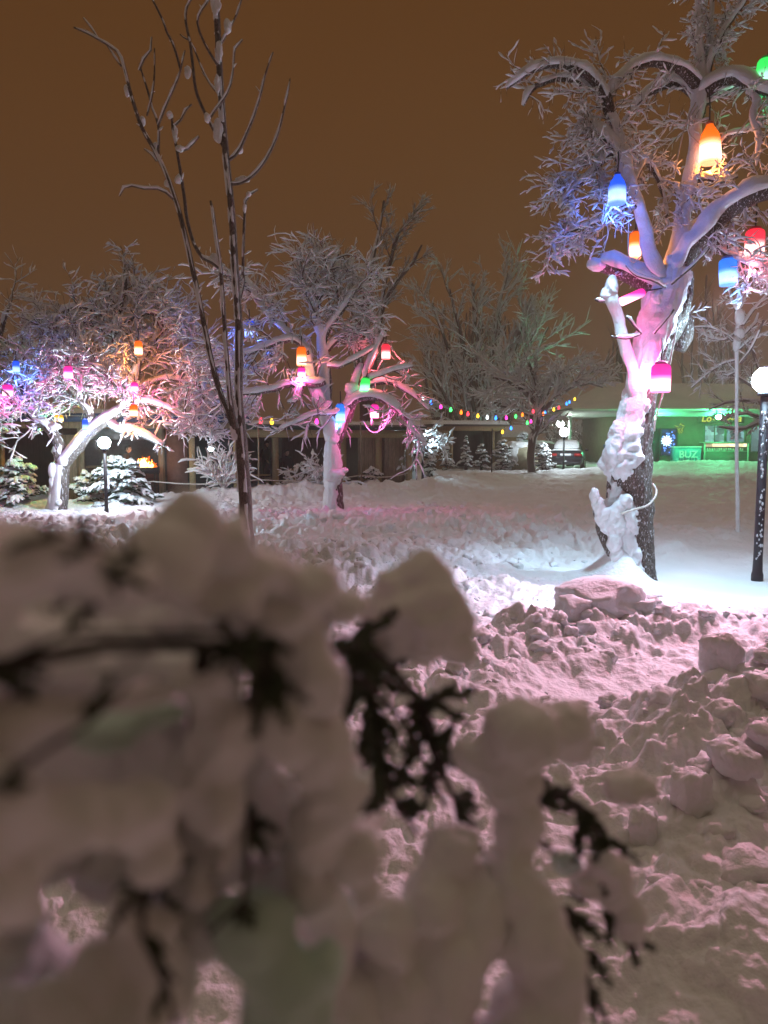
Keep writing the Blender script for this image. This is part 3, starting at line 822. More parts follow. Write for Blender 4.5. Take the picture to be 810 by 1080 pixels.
pl.finish('young_tree', on_ground(PX(264, D), D, .05), 'slender bare young tree forking into two thin stems, standing in front of the wooden pavilions', 'tree', BARK_YOUNG, SNOW, None)

# ------------------------------------------------------------------ snow-plastered sapling near the round lamp
pl = Plant(); D = 12.3
SAP = [
    [(778, 575, 2.4), (778, 540, 2.1), (777, 480, 1.9), (777, 410, 1.8), (777, 370, 2), (778, 345, 1.9), (780, 322, 1.7), (779, 300, 1.2)],
    [(776, 362, 2), (767, 354, 1.8, -.1), (752, 347, 1.6, -.2), (740, 345, 1.4, -.3), (728, 346, 1, -.4)],
    [(780, 357, 2), (790, 347, 1.8, .1), (797, 340, 1.6, .2), (800, 330, 1, .2)],
    [(780, 368, 2), (793, 357, 1.8, -.1), (809, 352, 1.6, -.2), (830, 340, 1, -.3)],
    [(783, 343, 2), (792, 330, 1.8, .1), (800, 321, 1.6, .2), (812, 309, 1.2, .2), (825, 297, .8, .2)],
    [(781, 383, 1.8), (790, 371, 1.6, -.2), (797, 358, 1.4, -.3), (806, 337, 1, -.4)],
    [(776, 392, 1.6), (768, 396, 1.4, .1), (761, 395, 1, .1)],
    [(777, 380, 1.6), (762, 384, 1.5, .3), (745, 395, 1.3, .5), (729, 409, 1, .6)],
    [(778, 350, 1.5), (765, 358, 1.4, .3), (750, 356, 1.2, .5), (740, 350, .9, .6)],
    [(779, 330, 1.4), (772, 318, 1.3, .1), (768, 300, 1, .1)],
    [(781, 325, 1.4), (787, 312, 1.2, .1), (790, 300, .9, .1)],
]
cfgS = dict(kids=[4, 3], step=.1, wander=.16, grav=.02, th=.014, ratio=.5, rmin=.004, gap=.15, ssides=4, rough=.5, t0=.2, ang=45, wide=1.1)
for i, L in enumerate(SAP):
    qq = pl.limb(px_pts(L, D), .08, 8 if i == 0 else 5, .012 if i == 0 else .016, True, 1.0, .0 if i == 0 else .03, .35, 'wood' if i == 0 else 'twigs', 7, 1.0, .2)
    if i: pl.sprout(qq, 5, .3, 1, cfgS, .2, 1, .006, .1)
    if i in (7, 8): pl.sprout(qq, 9, .4, 1, cfgS, .2, 1, .006, .2)
for i, (px, py, wx, wy) in enumerate([(780, 335, 5, 9), (779, 318, 4, 9), (777, 362, 4, 9), (780, 352, 5, 6)]):
    pl.snow.ico(P(px, py, D - .05), 1.0, 2, .3, 1.6, (wx / FPX * D, .06, wy / FPX * D), 9.3 * i)
pl.finish('sapling', on_ground(PX(778, D), D, .05), 'thin straight sapling coated in snow beside the round lamp, in front of the green-lit cafe', 'tree', BARK_YOUNG, SNOW, None)

# ------------------------------------------------------------------ lantern tree in the middle
pl = Plant(); D = 16.2
cfgM = dict(kids=[5, 7, 5], step=.09, wander=.2, grav=-.015, wind=.5, th=.028, ratio=.62, rmin=.006, gap=.12, ssides=4, rough=.5, t0=.15, ang=46, wide=1.25, taper=.45)
ML = {
    'trunk': [(354, 549, 10), (353, 530, 9), (352, 500, 8), (352, 480, 7.4), (351, 465, 7.4)],
    'left': [(350, 466, 6.5), (348, 450, 6), (343, 431, 5), (338, 420, 4.6), (333, 408, 4.4), (329, 391, 4), (325, 372, 3.6), (317, 362, 3), (309, 355, 2.6)],
    'up': [(346, 440, 5, .2), (346, 420, 5, .3), (345, 400, 5, .3), (343, 380, 4.5, .3), (340, 357, 4, .3), (332, 330, 3.2, .3), (322, 300, 2.6, .3), (312, 275, 1.8, .3)],
    'level': [(342, 402, 4, -.1), (330, 405, 4, -.2), (320, 403, 3.6, -.3), (301, 407, 3.2, -.4), (282, 413, 2.8, -.4), (255, 416, 2.2, -.4), (228, 420, 1.6, -.4)],
    'level_b': [(325, 374, 3, -.1), (311, 358, 3, -.2), (295, 360, 2.8, -.2), (280, 366, 2.4, -.2), (250, 376, 2, -.2), (222, 390, 1.5, -.2)],
    'top_l': [(309, 356, 3, 0), (290, 340, 2.6, .1), (272, 318, 2.2, .2), (258, 290, 1.8, .2)],
    'top_m': [(332, 332, 3, .3), (340, 305, 2.6, .2), (348, 285, 2, .2), (356, 268, 1.4, .2)],
    'top_r': [(341, 358, 3, .3), (355, 335, 2.6, .2), (368, 318, 2, .1), (378, 300, 1.4, 0)],
    'top_r2': [(342, 372, 2.6, .3), (358, 357, 2.4, .3), (372, 350, 2, .2), (386, 348, 1.4, .1)],
    'right': [(354, 464, 7), (361, 455, 5.4), (364, 443, 5), (368, 428, 4.4), (373, 412, 4), (378, 396, 3.4), (382, 384, 2.6)],
    'arch': [(368, 428, 4.6, -.1), (376, 420, 4.6, -.2), (388, 417, 4.6, -.3), (404, 420, 4.2, -.4), (418, 430, 3.6, -.5), (428, 442, 3, -.5), (437, 456, 2.4, -.5), (448, 466, 1.6, -.5)],
    'arch_b': [(374, 412, 3.4, .2), (390, 405, 3, .3), (408, 402, 2.6, .4), (424, 410, 2.2, .4), (440, 420, 1.6, .4), (452, 432, 1, .4)],
    'red': [(386, 398, 2.6, -.1), (390, 388, 2.6, -.1), (397, 370, 2.6, -.1), (404, 353, 3, -.1)],
    'red_b': [(346, 386, 2.4, -.2), (358, 386, 2.2, -.25), (371, 380, 2, -.25), (385, 373, 1.8, -.2), (397, 364, 1.6, -.15)],
    'thin': [(384, 402, 2, -.2), (396, 397, 1.8, -.3), (414, 391, 1.5, -.4), (436, 386, 1, -.4)],
    'low_a': [(319, 404, 3, -.4), (316, 416, 2.6, -.45), (311, 424, 2, -.5), (303, 424, 1.2, -.5)],
    'low_b': [(349, 425, 2.6, -.1), (340, 434, 2.2, -.3), (325, 440, 1.8, -.4), (310, 447, 1.5, -.5), (295, 453, 1.2, -.5)],
    'low_c': [(371, 424, 3, .1), (364, 430, 2.4, -.1), (352, 436, 2, -.2), (338, 437, 1.6, -.3), (322, 440, 1.2, -.3)],
    'stubb': [(367, 445, 3.4, .1), (374, 420, 3, .15), (378, 405, 3, .15), (380, 388, 2.6, .15)],
}
QM = {}
qt = resample(px_pts(ML['trunk'], D), .04)
trunk_skin(pl, qt, .04, 70, .25, {549: 60, 535: 62, 515: 50, 505: 105, 490: 110, 475: 100, 462: 40}, {549: .10, 505: .07, 480: .045, 464: .0}, D, 5.0, 55)
for k, L in ML.items():
    if k == 'trunk': continue
    QM[k] = pl.limb(px_pts(L, D), .10, 14 if k == 'trunk' else 8, .16 if k == 'trunk' else .085, True, 1.2 if k in ('trunk', 'left', 'up', 'right') else .8, .05, .3, 'wood', 8, 1.15)
for k, n, L, t0, up in [('top_l', 10, .9, .15, .1), ('top_m', 10, .85, .15, .1), ('top_r', 10, .8, .15, .05), ('top_r2', 8, .7, .25, -.1), ('up', 9, .95, .5, .1), ('level_b', 12, .8, .25, .2)]:
    pl.sprout(QM[k], n, L, 2, cfgM, t0, 1, .016, up)
for k, n, L, t0, up in [('level', 10, .8, .2, -.15), ('arch', 13, .55, .3, .0), ('arch_b', 8, .5, .3, .2), ('low_a', 4, .5, .3, -.2), ('low_b', 5, .5, .3, -.2), ('low_c', 5, .5, .3, -.1), ('thin', 4, .4, .3, .2), ('left', 4, .6, .5, .2), ('right', 3, .5, .6, .3)]:
    pl.sprout(QM[k], n, L, 1, cfgM, t0, 1, .014, up)
pl.sprout(QM['arch'], 9, .7, 1, cfgM, .5, 1, .012, -.7)
lm = MB()
for i, (px, py, wx, wy, fw) in enumerate([(350, 502, 8, 7, .18), (357, 500, 8, 5, .19), (363, 496, 4, 3, .14), (360, 545, 7, 5, .22), (350, 548, 10, 5, .24), (404, 352, 4, 4, .1), (371, 410, 8, 7, .15), (352, 462, 7, 7, .1)]):
    lm.ico(P(px, py, D - fw), 1.0, 3, .25, 2.0, (wx / FPX * D, .11, wy / FPX * D), 3.3 * i)
remesh_into(pl.snow, lm, .02, .03, 9, 2)
mid_tree = pl.finish('lantern_tree', on_ground(PX(354, D), D, .05), 'snowy tree hung with lanterns in front of the middle pavilion, its right arm arching down', 'tree', BARK_MID, SNOW_TW, None, BARK)

# ------------------------------------------------------------------ spreading tree before the first pavilion
pl = Plant(); D = 17.0
cfgL = dict(kids=[5, 6, 6], step=.10, wander=.24, grav=-.01, wind=.5, th=.032, ratio=.62, rmin=.007, gap=.08, ssides=4, rough=.5, t0=.12, ang=50, wide=1.35, taper=.45)
LL = {
    'trunk': [(60, 552, 11), (60, 535, 9.5), (61, 515, 9), (63, 500, 9), (65, 488, 9)],
    'left': [(64, 494, 6.5), (64, 478, 6), (61, 466, 6), (53, 455, 5.5), (44, 447, 5), (36, 438, 4), (30, 428, 3.4), (24, 410, 2.6), (14, 392, 2)],
    'right': [(67, 492, 6.5), (76, 482, 6.2), (84, 469, 6), (92, 458, 5.6), (104, 449, 5.2), (116, 443, 5), (130, 433, 4.6), (140, 420, 4), (146, 400, 3.4), (148, 380, 2.8)],
    'mid': [(94, 456, 4), (96, 445, 3.8), (92, 434, 3.6), (86, 424, 3.4), (82, 405, 3), (78, 385, 2.6), (70, 365, 2)],
    'low': [(113, 446, 3.6), (124, 453, 3.4, -.2), (136, 455, 3.2, -.4), (148, 458, 2.8, -.6), (160, 465, 2.2, -.7), (173, 469, 1.4, -.8)],
    'top': [(131, 430, 4, .3), (126, 405, 4, .5), (122, 380, 3.6, .6), (121, 353, 3.2, .6), (127, 325, 2.8, .6), (132, 300, 2.2, .6), (136, 284, 1.4, .6)],
    'arch_r': [(122, 365, 2.8, .6), (132, 352, 2.6, .5), (143, 350, 2.4, .4), (150, 358, 1.8, .3)],
    'arch_rr': [(124, 345, 2.6, .6), (140, 334, 2.4, .6), (160, 330, 2.2, .6), (180, 336, 1.8, .6), (195, 350, 1.2, .6)],
    'arch_l': [(121, 352, 2.6, .6), (108, 333, 2.4, .5), (92, 325, 2.2, .4), (76, 324, 1.8, .3), (62, 330, 1.2, .2)],
    'side_r': [(142, 415, 3, .2), (160, 405, 2.8, .2), (180, 400, 2.4, .1), (200, 405, 2, 0), (222, 418, 1.6, -.2), (236, 436, 1.2, -.3)],
    'side_r2': [(138, 424, 2.8, -.2), (158, 425, 2.6, -.4), (178, 432, 2.2, -.6), (200, 446, 1.6, -.7), (220, 458, 1.2, -.7)],
    'side_l': [(30, 430, 2.6, -.1), (16, 425, 2.4, -.3), (0, 424, 2, -.4), (-20, 430, 1.4, -.5)],
    'fr': [(84, 420, 2.8, 0), (70, 405, 2.4, -.5), (58, 396, 2, -.8), (40, 392, 1.4, -1.0)],
    'fr2': [(130, 420, 2.8, 0), (120, 405, 2.4, -.6), (108, 392, 2, -.9), (96, 385, 1.4, -1.1)],
    'back_up': [(146, 385, 2.6, .3), (160, 365, 2.4, .6), (170, 345, 2, .8), (176, 325, 1.4, .9)],
    'tl': [(72, 370, 2.2, .2), (60, 352, 2, .3), (50, 340, 1.4, .4)],
}
QQ = {}
for k, L in LL.items():
    QQ[k] = pl.limb(px_pts(L, D), .11, 12 if k == 'trunk' else 8, .05 if k in ('trunk',) else .10, True, .9 if k in ('trunk', 'right') else .35, .05, .3, 'wood', 8, 1.15)
for k, n, L, t0, up in [('top', 17, .95, .2, .05), ('arch_rr', 14, .85, .15, .0), ('arch_l', 13, .85, .15, .0), ('arch_r', 6, .6, .2, 0), ('side_r', 15, .95, .1, .0), ('side_r2', 10, .7, .1, .0), ('mid', 11, .9, .3, .2), ('left', 11, .8, .45, .2), ('side_l', 9, .8, .15, .1),
                         ('fr', 10, .8, .2, .2), ('fr2', 10, .8, .2, .2), ('back_up', 11, .85, .15, .1), ('right', 7, .75, .65, .1), ('tl', 9, .75, .15, .1)]:
    pl.sprout(QQ[k], n, L, 2, cfgL, t0, 1, .017, up)
pl.sprout(QQ['low'], 7, .4, 1, cfgL, .3, 1, .014, 0)
for i, (px, py, wx, wy, fw) in enumerate([(56, 497, 5, 9, .12), (55, 530, 4, 11, .1), (62, 530, 3, 4, .2), (66, 486, 5, 6, .12), (56, 508, 4, 8, .1), (58, 450, 7, 4, .1)]):
    pl.snow.ico(P(px, py, D - fw), 1.0, 3, .25, 2.0, (wx / FPX * D, .10, wy / FPX * D), 4.1 * i)
left_tree = pl.finish('spreading_tree', on_ground(PX(61, D), D, .05), 'wide snow-laden tree with a short forked trunk in front of the dark open pavilion', 'tree', BARK_MID, SNOW_TW, None, BARK)

# its neighbour at the edge of the picture
pl = Plant(); D = 18.5
NB = {
    't': [(-48, 540, 9), (-46, 500, 8), (-44, 470, 7), (-36, 440, 5, .1), (-24, 410, 4, .2), (-10, 380, 3.2, .3), (0, 350, 2.4, .3), (8, 325, 1.6, .3)],
    'a': [(-24, 408, 3, .2), (-8, 402, 2.6, 0), (8, 400, 2.2, -.2), (22, 396, 1.4, -.3)],
    'b': [(-12, 384, 2.6, .3), (4, 372, 2.2, .2), (18, 366, 1.8, .1), (30, 352, 1.2, .1)],
    'c': [(-44, 470, 5, 0), (-56, 440, 4, 0), (-66, 410, 3, 0), (-70, 380, 2, 0)],
}
for k, L in NB.items():
    qq = pl.limb(px_pts(L, D), .12, 8, .09, True, .5, .05, .3, 'wood', 7, 1.15)
    pl.sprout(qq, 8, .8, 2, cfgL, .35 if k == 't' else .15, 1, .017, .15)
pl.finish('spreading_tree', on_ground(PX(-48, D), D, .05), 'snow-laden tree mostly cut off by the picture edge beside the wide forked one', 'tree', BARK_MID, SNOW_TW, None, BARK)

# ------------------------------------------------------------------ trees behind
cfgF = dict(kids=[5, 5, 4], step=.35, wander=.10, grav=.03, th=.055, ratio=.55, rmin=.012, gap=.35, ssides=3, rough=.5, t0=.15, ang=32, wide=1.1, taper=.35)


def far_tree(name, d, limbs, label, sprouts, cfg=cfgF, th=.08, base=None, group=None, snow=None, bark=None, step=.5):
    pl = Plant()
    for i, L in enumerate(limbs):
        qq = pl.limb(px_pts(L, d), step, 6, th, th > 0, .5, .3, .4, 'wood', 4, 1.0)
        n, ln, lv, t0, up = sprouts
        pl.sprout(qq, n, ln, lv, cfg, t0, 1, None, up, None, 40)
    b = on_ground(PX(base[0], d), d, .1)
    return pl.finish(name, b, label, 'tree', bark or BARK_FAR, snow or SNOW_TW, group)


far_tree('bare_tree', 30, [
    [(388, 505, 5), (386, 470, 4.5), (383, 420, 4), (380, 380, 3.4), (382, 330, 2.8), (388, 300, 2.4), (393, 275, 2), (400, 245, 1.6), (405, 212, 1)],
    [(386, 460, 4), (393, 400, 3.4), (398, 350, 2.8), (406, 318, 2.4), (420, 296, 2, -.5), (435, 277, 1.6, -.8), (445, 258, 1, -1)],
    [(395, 375, 2.6), (402, 320, 2.2), (412, 275, 1.8), (421, 245, 1.4), (436, 225, 1), (450, 214, .8)],
    [(383, 400, 2.6), (375, 350, 2, .5), (368, 310, 1.6, 1), (366, 270, 1, 1)],
], 'tall bare tree with upright forking stems rising behind the middle pavilion', (10, 1.3, 2, .35, .2), dict(cfgF, th=.03, gap=.3, wind=1.0), .05, (388, 505))
far_tree('fan_tree', 48, [
    [(505, 492, 3), (495, 440, 2.4), (480, 390, 2), (466, 350, 1.6), (456, 320, 1)],
    [(505, 492, 3), (500, 430, 2.4), (490, 370, 2), (480, 330, 1.6), (474, 305, 1)],
    [(508, 492, 3.4), (506, 430, 2.6), (504, 370, 2), (500, 325, 1.6), (498, 298, 1)],
    [(508, 492, 3.4), (513, 430, 2.6), (520, 370, 2), (527, 320, 1.6), (535, 288, 1)],
    [(510, 492, 3), (520, 440, 2.4), (535, 390, 2), (550, 345, 1.6), (560, 312, 1)],
    [(510, 492, 3), (524, 450, 2.2), (545, 410, 1.8), (565, 372, 1.4), (578, 345, 1)],
    [(508, 485, 2.6), (528, 430, 2), (552, 385, 1.6, -1), (566, 340, 1, -1)],
    [(506, 485, 2.4), (487, 450, 2), (468, 415, 1.6, -1), (455, 390, 1, -1)],
], 'wide fan of snow-dusted upright stems behind the small hut', (11, 2.4, 2, .25, .2), dict(cfgF, th=.075, gap=.08, wind=1.0, wide=1.5), .12, (508, 492))
far_tree('broad_tree', 36, [
    [(562, 503, 4.5), (560, 480, 4.2), (563, 462, 4), (568, 445, 3.4), (570, 425, 2.8), (566, 402, 2), (558, 382, 1.2)],
    [(570, 440, 2.8), (585, 420, 2.4, -.5), (602, 408, 2, -.8), (622, 404, 1.4, -1), (636, 408, .9, -1)],
    [(569, 435, 2.8), (580, 408, 2.2), (592, 392, 1.8), (604, 384, 1.2)],
    [(568, 430, 2.6), (552, 412, 2.2, -.5), (536, 402, 1.8, -.8), (520, 398, 1.2, -1)],
    [(569, 445, 2.6), (548, 432, 2, .8), (528, 428, 1.4, 1)],
], 'broad crowned snowy tree where two strings of bulbs meet before the parked car', (9, 1.5, 2, .35, .1), dict(cfgF, th=.07, gap=.08, wind=1.0, wide=1.5, ang=42, step=.25), .09, (562, 500))
cfgP = dict(kids=[4, 4], step=.8, wander=.05, grav=.06, th=.03, ratio=.6, rmin=.02, gap=.55, ssides=3, rough=.5, t0=.1, ang=22, wide=1.0, taper=.3)
for i, (px, top, w, d, lab) in enumerate([(468, 322, 20, 72, 'dim narrow poplar rising behind the small hut, nearest the lantern tree'), (500, 300, 18, 80, 'faint tall poplar directly behind the fan of upright stems'), (528, 308, 18, 76, 'dim poplar behind the fan-shaped stems on their car-ward side'),
                                          (745, 290, 26, 78, 'dark poplar behind the cafe roof just past the big trunk'), (775, 315, 20, 84, 'faint poplar behind the cafe roof above the sapling'), (655, 330, 16, 84, 'pale distant poplar beside the big trunk above the cafe roof')]):
    limbs = [[(px, 492, 4), (px + 1, 440, 3.2), (px - 1, 380, 2.2), (px, top, .9)]]
    for s in (-1, 1, -.6, .6, -.3, .35):
        limbs.append([(px, 478, 2), (px + s * w * .7, 430, 1.6, s), (px + s * w, 385, 1.2, s), (px + s * w * .75, top + 18 + 20 * abs(s), .6, s)])
    far_tree('poplar', d, limbs, lab, (10, 2.4, 1, .1, .4), cfgP, .03, (px, 492), 'distant poplars behind the buildings', None, None, 1.2)
# wood behind the car port
cfgW = dict(cfgF, th=.06, gap=.2, ang=45, kids=[5, 5, 4], step=.35)
for i, (px, d, h, lab) in enumerate([(612, 66, 436, 'frosty tree seen under the cafe eaves straight above the parked car'), (632, 70, 440, 'frosty tree seen under the cafe eaves beside the cafe wall'), (585, 70, 430, 'frosty tree behind the lamps at the cafe eaves'), (598, 74, 452, 'low frosty tree behind the parked car roof')]):
    far_tree('frosty_tree', d, [[(px, 488, 3), (px, 470, 2.4), (px + 1, h, 1)], [(px, 480, 2), (px - 8, 462, 1.6, -1), (px - 12, h + 6, .8, -1)], [(px, 480, 2), (px + 8, 462, 1.6, 1), (px + 12, h + 6, .8, 1)], [(px, 482, 1.8), (px + 3, 470, 1.4, -2), (px + 2, h + 10, .8, -2)]],
             lab, (7, 1.3, 2, .15, 0), cfgW, .07, (px, 488), 'frosty trees behind the car')
# dark tree in front of the cafe windows and its taller partner
far_tree('cafe_tree', 30, [
    [(840, 512, 5), (835, 480, 4.4), (828, 450, 4), (818, 430, 3.4), (808, 410, 2.8), (800, 385, 2), (790, 360, 1.2)],
    [(832, 462, 3), (812, 436, 2.6), (798, 446, 2.2), (786, 452, 1.8), (772, 452, 1.4), (758, 450, 1)],
    [(820, 432, 3), (800, 424, 2.4), (782, 422, 2), (764, 425, 1.4), (748, 432, .9)],
    [(812, 420, 2.6), (795, 408, 2), (778, 398, 1.6), (760, 392, 1)],
    [(800, 440, 2.2), (788, 436, 1.6, -.6), (772, 438, 1.2, -.9), (760, 444, .8, -1)],
], 'leafless tree reaching its dark twigs across the cafe windows behind the round lamp', (5, .8, 2, .3, .1), dict(cfgF, kids=[3, 4, 4], th=.035, gap=.35, ang=40, step=.2), .05, (840, 512))
# small snowy tree beside the lamp before the second pavilion
pl = Plant(); D = 27.0
cfgU = dict(kids=[4, 5], step=.15, wander=.16, grav=-.01, th=.075, ratio=.55, rmin=.01, gap=.08, ssides=4, rough=.45, t0=.15, ang=45, wide=1.4, taper=.45)
for L in ([(436, 514, 3), (437, 498, 2.8), (438, 482, 2.6), (441, 468, 2.2), (444, 456, 1.6)], [(438, 480, 2), (428, 470, 1.8, -.3), (418, 464, 1.4, -.5), (410, 462, 1, -.6)], [(439, 478, 2), (450, 474, 1.8, -.3), (462, 472, 1.4, -.5), (474, 474, 1, -.6)], [(442, 464, 1.8), (455, 458, 1.5, .2), (466, 458, 1, .3)], [(440, 470, 1.8), (430, 458, 1.4, .3), (420, 452, 1, .4)], [(438, 480, 1.6), (432, 478, 1.2, -.8), (424, 478, .8, -1.2)]):
    qq = pl.limb(px_pts(L, D), .15, 7, .10, True, .4, .05, .3, 'wood', 6, 1.2)
    pl.sprout(qq, 6, .7, 1, cfgU, .4, 1, .016, .05)
pl.finish('small_tree', on_ground(PX(436, D), D, .05), 'small flat-topped snowy tree glowing in front of a round lamp near the small hut', 'tree', BARK, SNOW_TW)
# ------------------------------------------------------------------ lanterns
BEAM = 2000
POOL = 420
POOL_B = 430
LC = {
    'pink': (1.0, .035, .40), 'red': (1.0, .035, .065), 'orange': (1.0, .15, .012), 'blue': (.025, .11, 1.0), 'cyan': (.03, .22, 1.0),
    'green': (.05, .9, .13), 'yellow': (1.0, .5, .03), 'white': (.85, .93, 1.0),
}
HI = {'pink': 6, 'red': 6, 'orange': 6, 'blue': 3.2, 'cyan': 3.2, 'green': 3, 'yellow': 4, 'white': 6}
LW = {'pink': (1, .1, .45), 'red': (1, .12, .16), 'orange': (1, .3, .04), 'blue': (.06, .2, 1), 'cyan': (.05, .35, 1), 'green': (.06, 1, .3), 'yellow': (1, .6, .1), 'white': (.9, .95, 1)}
CAPM = {k: mat_plain('lantern_cap_' + k, tuple(.08 + .5 * v for v in c), .4, bump=0) for k, c in LC.items()}


def lantern(px, py, d, w, h, col, label, group, hang=18, tilt=0.0, bottle=False, glow=7.0, spill=None):
    """a frosted jar hung upside down: shade, cap and cord"""
    c = P(px, py, d); k = d / FPX
    R = w * k / 2; H = h * k
    root = empty('lantern', c, label, 'lantern', group)
    ax = np.array([math.sin(tilt), 0, math.cos(tilt)])
    if bottle:
        prof = [(R * .86, -H / 2), (R * .98, -H / 2 + R * .12), (R, -H * .3), (R * .97, H * .08), (R * .8, H * .26), (R * .55, H * .38), (R * .38, H * .46), (R * .34, H * .5)]
    else:
        prof = [(R * .88, -H / 2), (R * .99, -H / 2 + R * .1), (R, -H * .2), (R, H * .2), (R * .98, H * .38), (R * .86, H * .46), (R * .6, H * .5)]
    m = MB(); m.lathe(c, [(1e-3, prof[0][1])] + prof + [(1e-3, prof[-1][1])], 24, ax)
    m.build('shade', mat_lantern('lantern_' + col, LC[col], 1.0, HI[col], H, (.7, .95, 1) if col in ('blue', 'cyan', 'green') else (1, .9, .75)), root)
    rt = prof[-1][0]
    m = MB(); m.lathe(c + ax * (H * .5), [(1e-3, 0), (rt * 1.08, .0), (rt * 1.08, R * .22), (rt * .5, R * .34), (1e-3, R * .36)], 16, ax)
    m.build('cap', CAPM[col], root)
    t0 = c + ax * (H * .5 + R * .3); t1 = t0 + np.array([.3 * ax[0], 0, hang * k])
    m = MB(); tube(m, np.array([t0, t0 * .5 + t1 * .5 + np.array([.006, 0, 0]), t1]), .005 + .0004 * d, 5)
    m.build('cord', DARK_CABLE, root)
    ld = bpy.data.lights.new('lantern_bulb', 'POINT'); ld.color = LW[col]; ld.energy = glow * (1.0 if d < 10 else 5.0); ld.shadow_soft_size = .05   # the bulb's light out of the open mouth
    lo = bpy.data.objects.new('lantern_bulb', ld); COL.objects.link(lo); lo.parent = root; lo.location = spill or tuple(-ax * (H * .5 + .065))
    return root


G1 = 'lanterns in the stout old tree'; G2 = 'lanterns in the middle tree'; G3 = 'lanterns in the spreading tree'
D = 8.6
lantern(697, 399, D - .36, 20, 29, 'pink', 'pink jar lantern glowing on the trunk of the stout old tree', G1, 24, glow=30, spill=(-.13, .02, .02))
lantern(749, 152, D - .05, 21, 38, 'orange', 'orange bottle-shaped lantern high on the leader of the stout old tree', G1, 30, -.06, True, 14)
lantern(651, 200, D - .62, 18, 29, 'blue', 'blue lantern hanging among the snowy twigs beside the cut limb', G1, 20, 0, True, 14)
sl = bpy.data.lights.new('lantern_beam', 'SPOT'); sl.color = (.52, .80, 1.0); sl.energy = POOL_B; sl.spot_size = math.radians(72); sl.spot_blend = 1.0; sl.shadow_soft_size = .15
so = bpy.data.objects.new('lantern_beam', sl); COL.objects.link(so); c_ = P(651, 200, D - .62); so.location = tuple(c_ - [.05, .05, .26])   # added cool fill spot, brightening the snow before the trunk
so.rotation_euler = (Vector((1.95, 8.1, 0)) - Vector(c_)).to_track_quat('-Z', 'Y').to_euler()
lantern(670, 259, D + .18, 12, 27, 'orange', 'small amber lantern half hidden behind the cut limb', G1, 20)
lantern(768, 287, D - .1, 18, 27, 'cyan', 'turquoise blue lantern under the thick arm, above the sapling', G1, 22, -.08, glow=3)
sl = bpy.data.lights.new('lantern_beam', 'SPOT'); sl.color = (.52, .80, 1.0); sl.energy = POOL; sl.spot_size = math.radians(120); sl.spot_blend = 1.0; sl.shadow_soft_size = .12
so = bpy.data.objects.new('lantern_beam', sl); COL.objects.link(so); c_ = P(768, 287, D - .1); so.location = tuple(c_ - [0, .03, .24])   # added fill spot throwing a cool pool round the trunk
so.rotation_euler = (Vector((2.45, 7.5, 0)) - Vector(c_)).to_track_quat('-Z', 'Y').to_euler()
lantern(796, 257, D - .25, 19, 28, 'red', 'red jar lantern under the thick arm at the picture edge', G1, 30, glow=3)
sl = bpy.data.lights.new('lantern_beam', 'SPOT'); sl.color = (1, .34, .50); sl.energy = BEAM; sl.spot_size = math.radians(84); sl.spot_blend = 1.0; sl.shadow_soft_size = .12
so = bpy.data.objects.new('lantern_beam', sl); COL.objects.link(so); c_ = P(796, 257, D - .25); so.location = tuple(c_ - [0, 0, .24])   # added pink fill spot by the red lantern, washing the heaps
so.rotation_euler = (Vector((1.6, 4.7, 0)) - Vector(c_)).to_track_quat('-Z', 'Y').to_euler()
lantern(807, 78, D - .2, 18, 28, 'green', 'green lantern at the end of the upper arm', G1, 16, .1)
lantern(667, 313, D - .2, 9, 26, 'pink', 'small pink lantern lying tilted under the snowy stub', G1, 4, 1.15, glow=22)
D = 16.2
lantern(318, 376, D - .45, 10, 19, 'orange', 'orange lantern on the level bough of the middle tree', G2, 10)
lantern(318, 393, D - .5, 8, 10, 'pink', 'small pink lantern directly beneath the orange one', G2, 6)
lantern(407, 371, D - .1, 9, 15, 'red', 'red lantern under the snowy tip of the rising twig', G2, 14)
lantern(385, 406, D - .35, 10, 14, 'green', 'green lantern in the fork of the arching arm', G2, 8, .15)
lantern(395, 434, D - .45, 9, 14, 'pink', 'magenta lantern below the arching arm', G2, 12)
lantern(359, 436, D - .15, 10, 19, 'cyan', 'pale blue lantern just above the trunk fork', G2, 12)
lantern(263, 347, D + .1, 10, 17, 'blue', 'deep blue lantern in the dense side of the crown, by the young tree stem', G2, 10)
D = 17.0
lantern(146, 367, D - 1.0, 8, 14, 'orange', 'orange lantern high in the wide snowy tree', G3, 12)
lantern(141, 433, D - 1.0, 8, 12, 'orange', 'amber lantern low over the pavilion roof, above the ball lamp', G3, 10)
lantern(142, 408, D - 1.1, 7, 9, 'pink', 'small rosy lantern between the two orange ones', G3, 8)
lantern(72, 393, D - 1.55, 9, 13, 'pink', 'pink lantern buried in the snowy middle of the crown', G3, 8, glow=4)
lantern(17, 387, D - 1.0, 7, 12, 'blue', 'blue lantern at the thin side of the crown near the picture edge', G3, 10)
lantern(8, 412, D - 1.0, 10, 12, 'pink', 'magenta lantern low at the picture edge beneath the blue one', G3, 8, glow=3)
lantern(43, 437, D + .2, 6, 8, 'green', 'tiny green lantern above the snowy roof edge', G3, 8)
lantern(62, 441, D + .4, 9, 7, 'yellow', 'tiny yellow lantern shining above the snowy roof edge', G3, 8)
lantern(90, 448, D - .2, 6, 11, 'blue', 'tiny blue lantern in the trunk fork of the wide tree', G3, 6)

# ------------------------------------------------------------------ ball lamps on posts
BALL = mat_emit('lamp_ball', (.56, .80, 1.0), 230.0); BALL_B = mat_emit('lamp_ball_b', (.66, .87, 1.0), 560.0); BALL_C = mat_emit('lamp_ball_c', (.62, .88, 1.0), 110.0)
BALL_SOFT = mat_emit('lamp_ball_soft', (.78, .93, 1.0), 220.0)


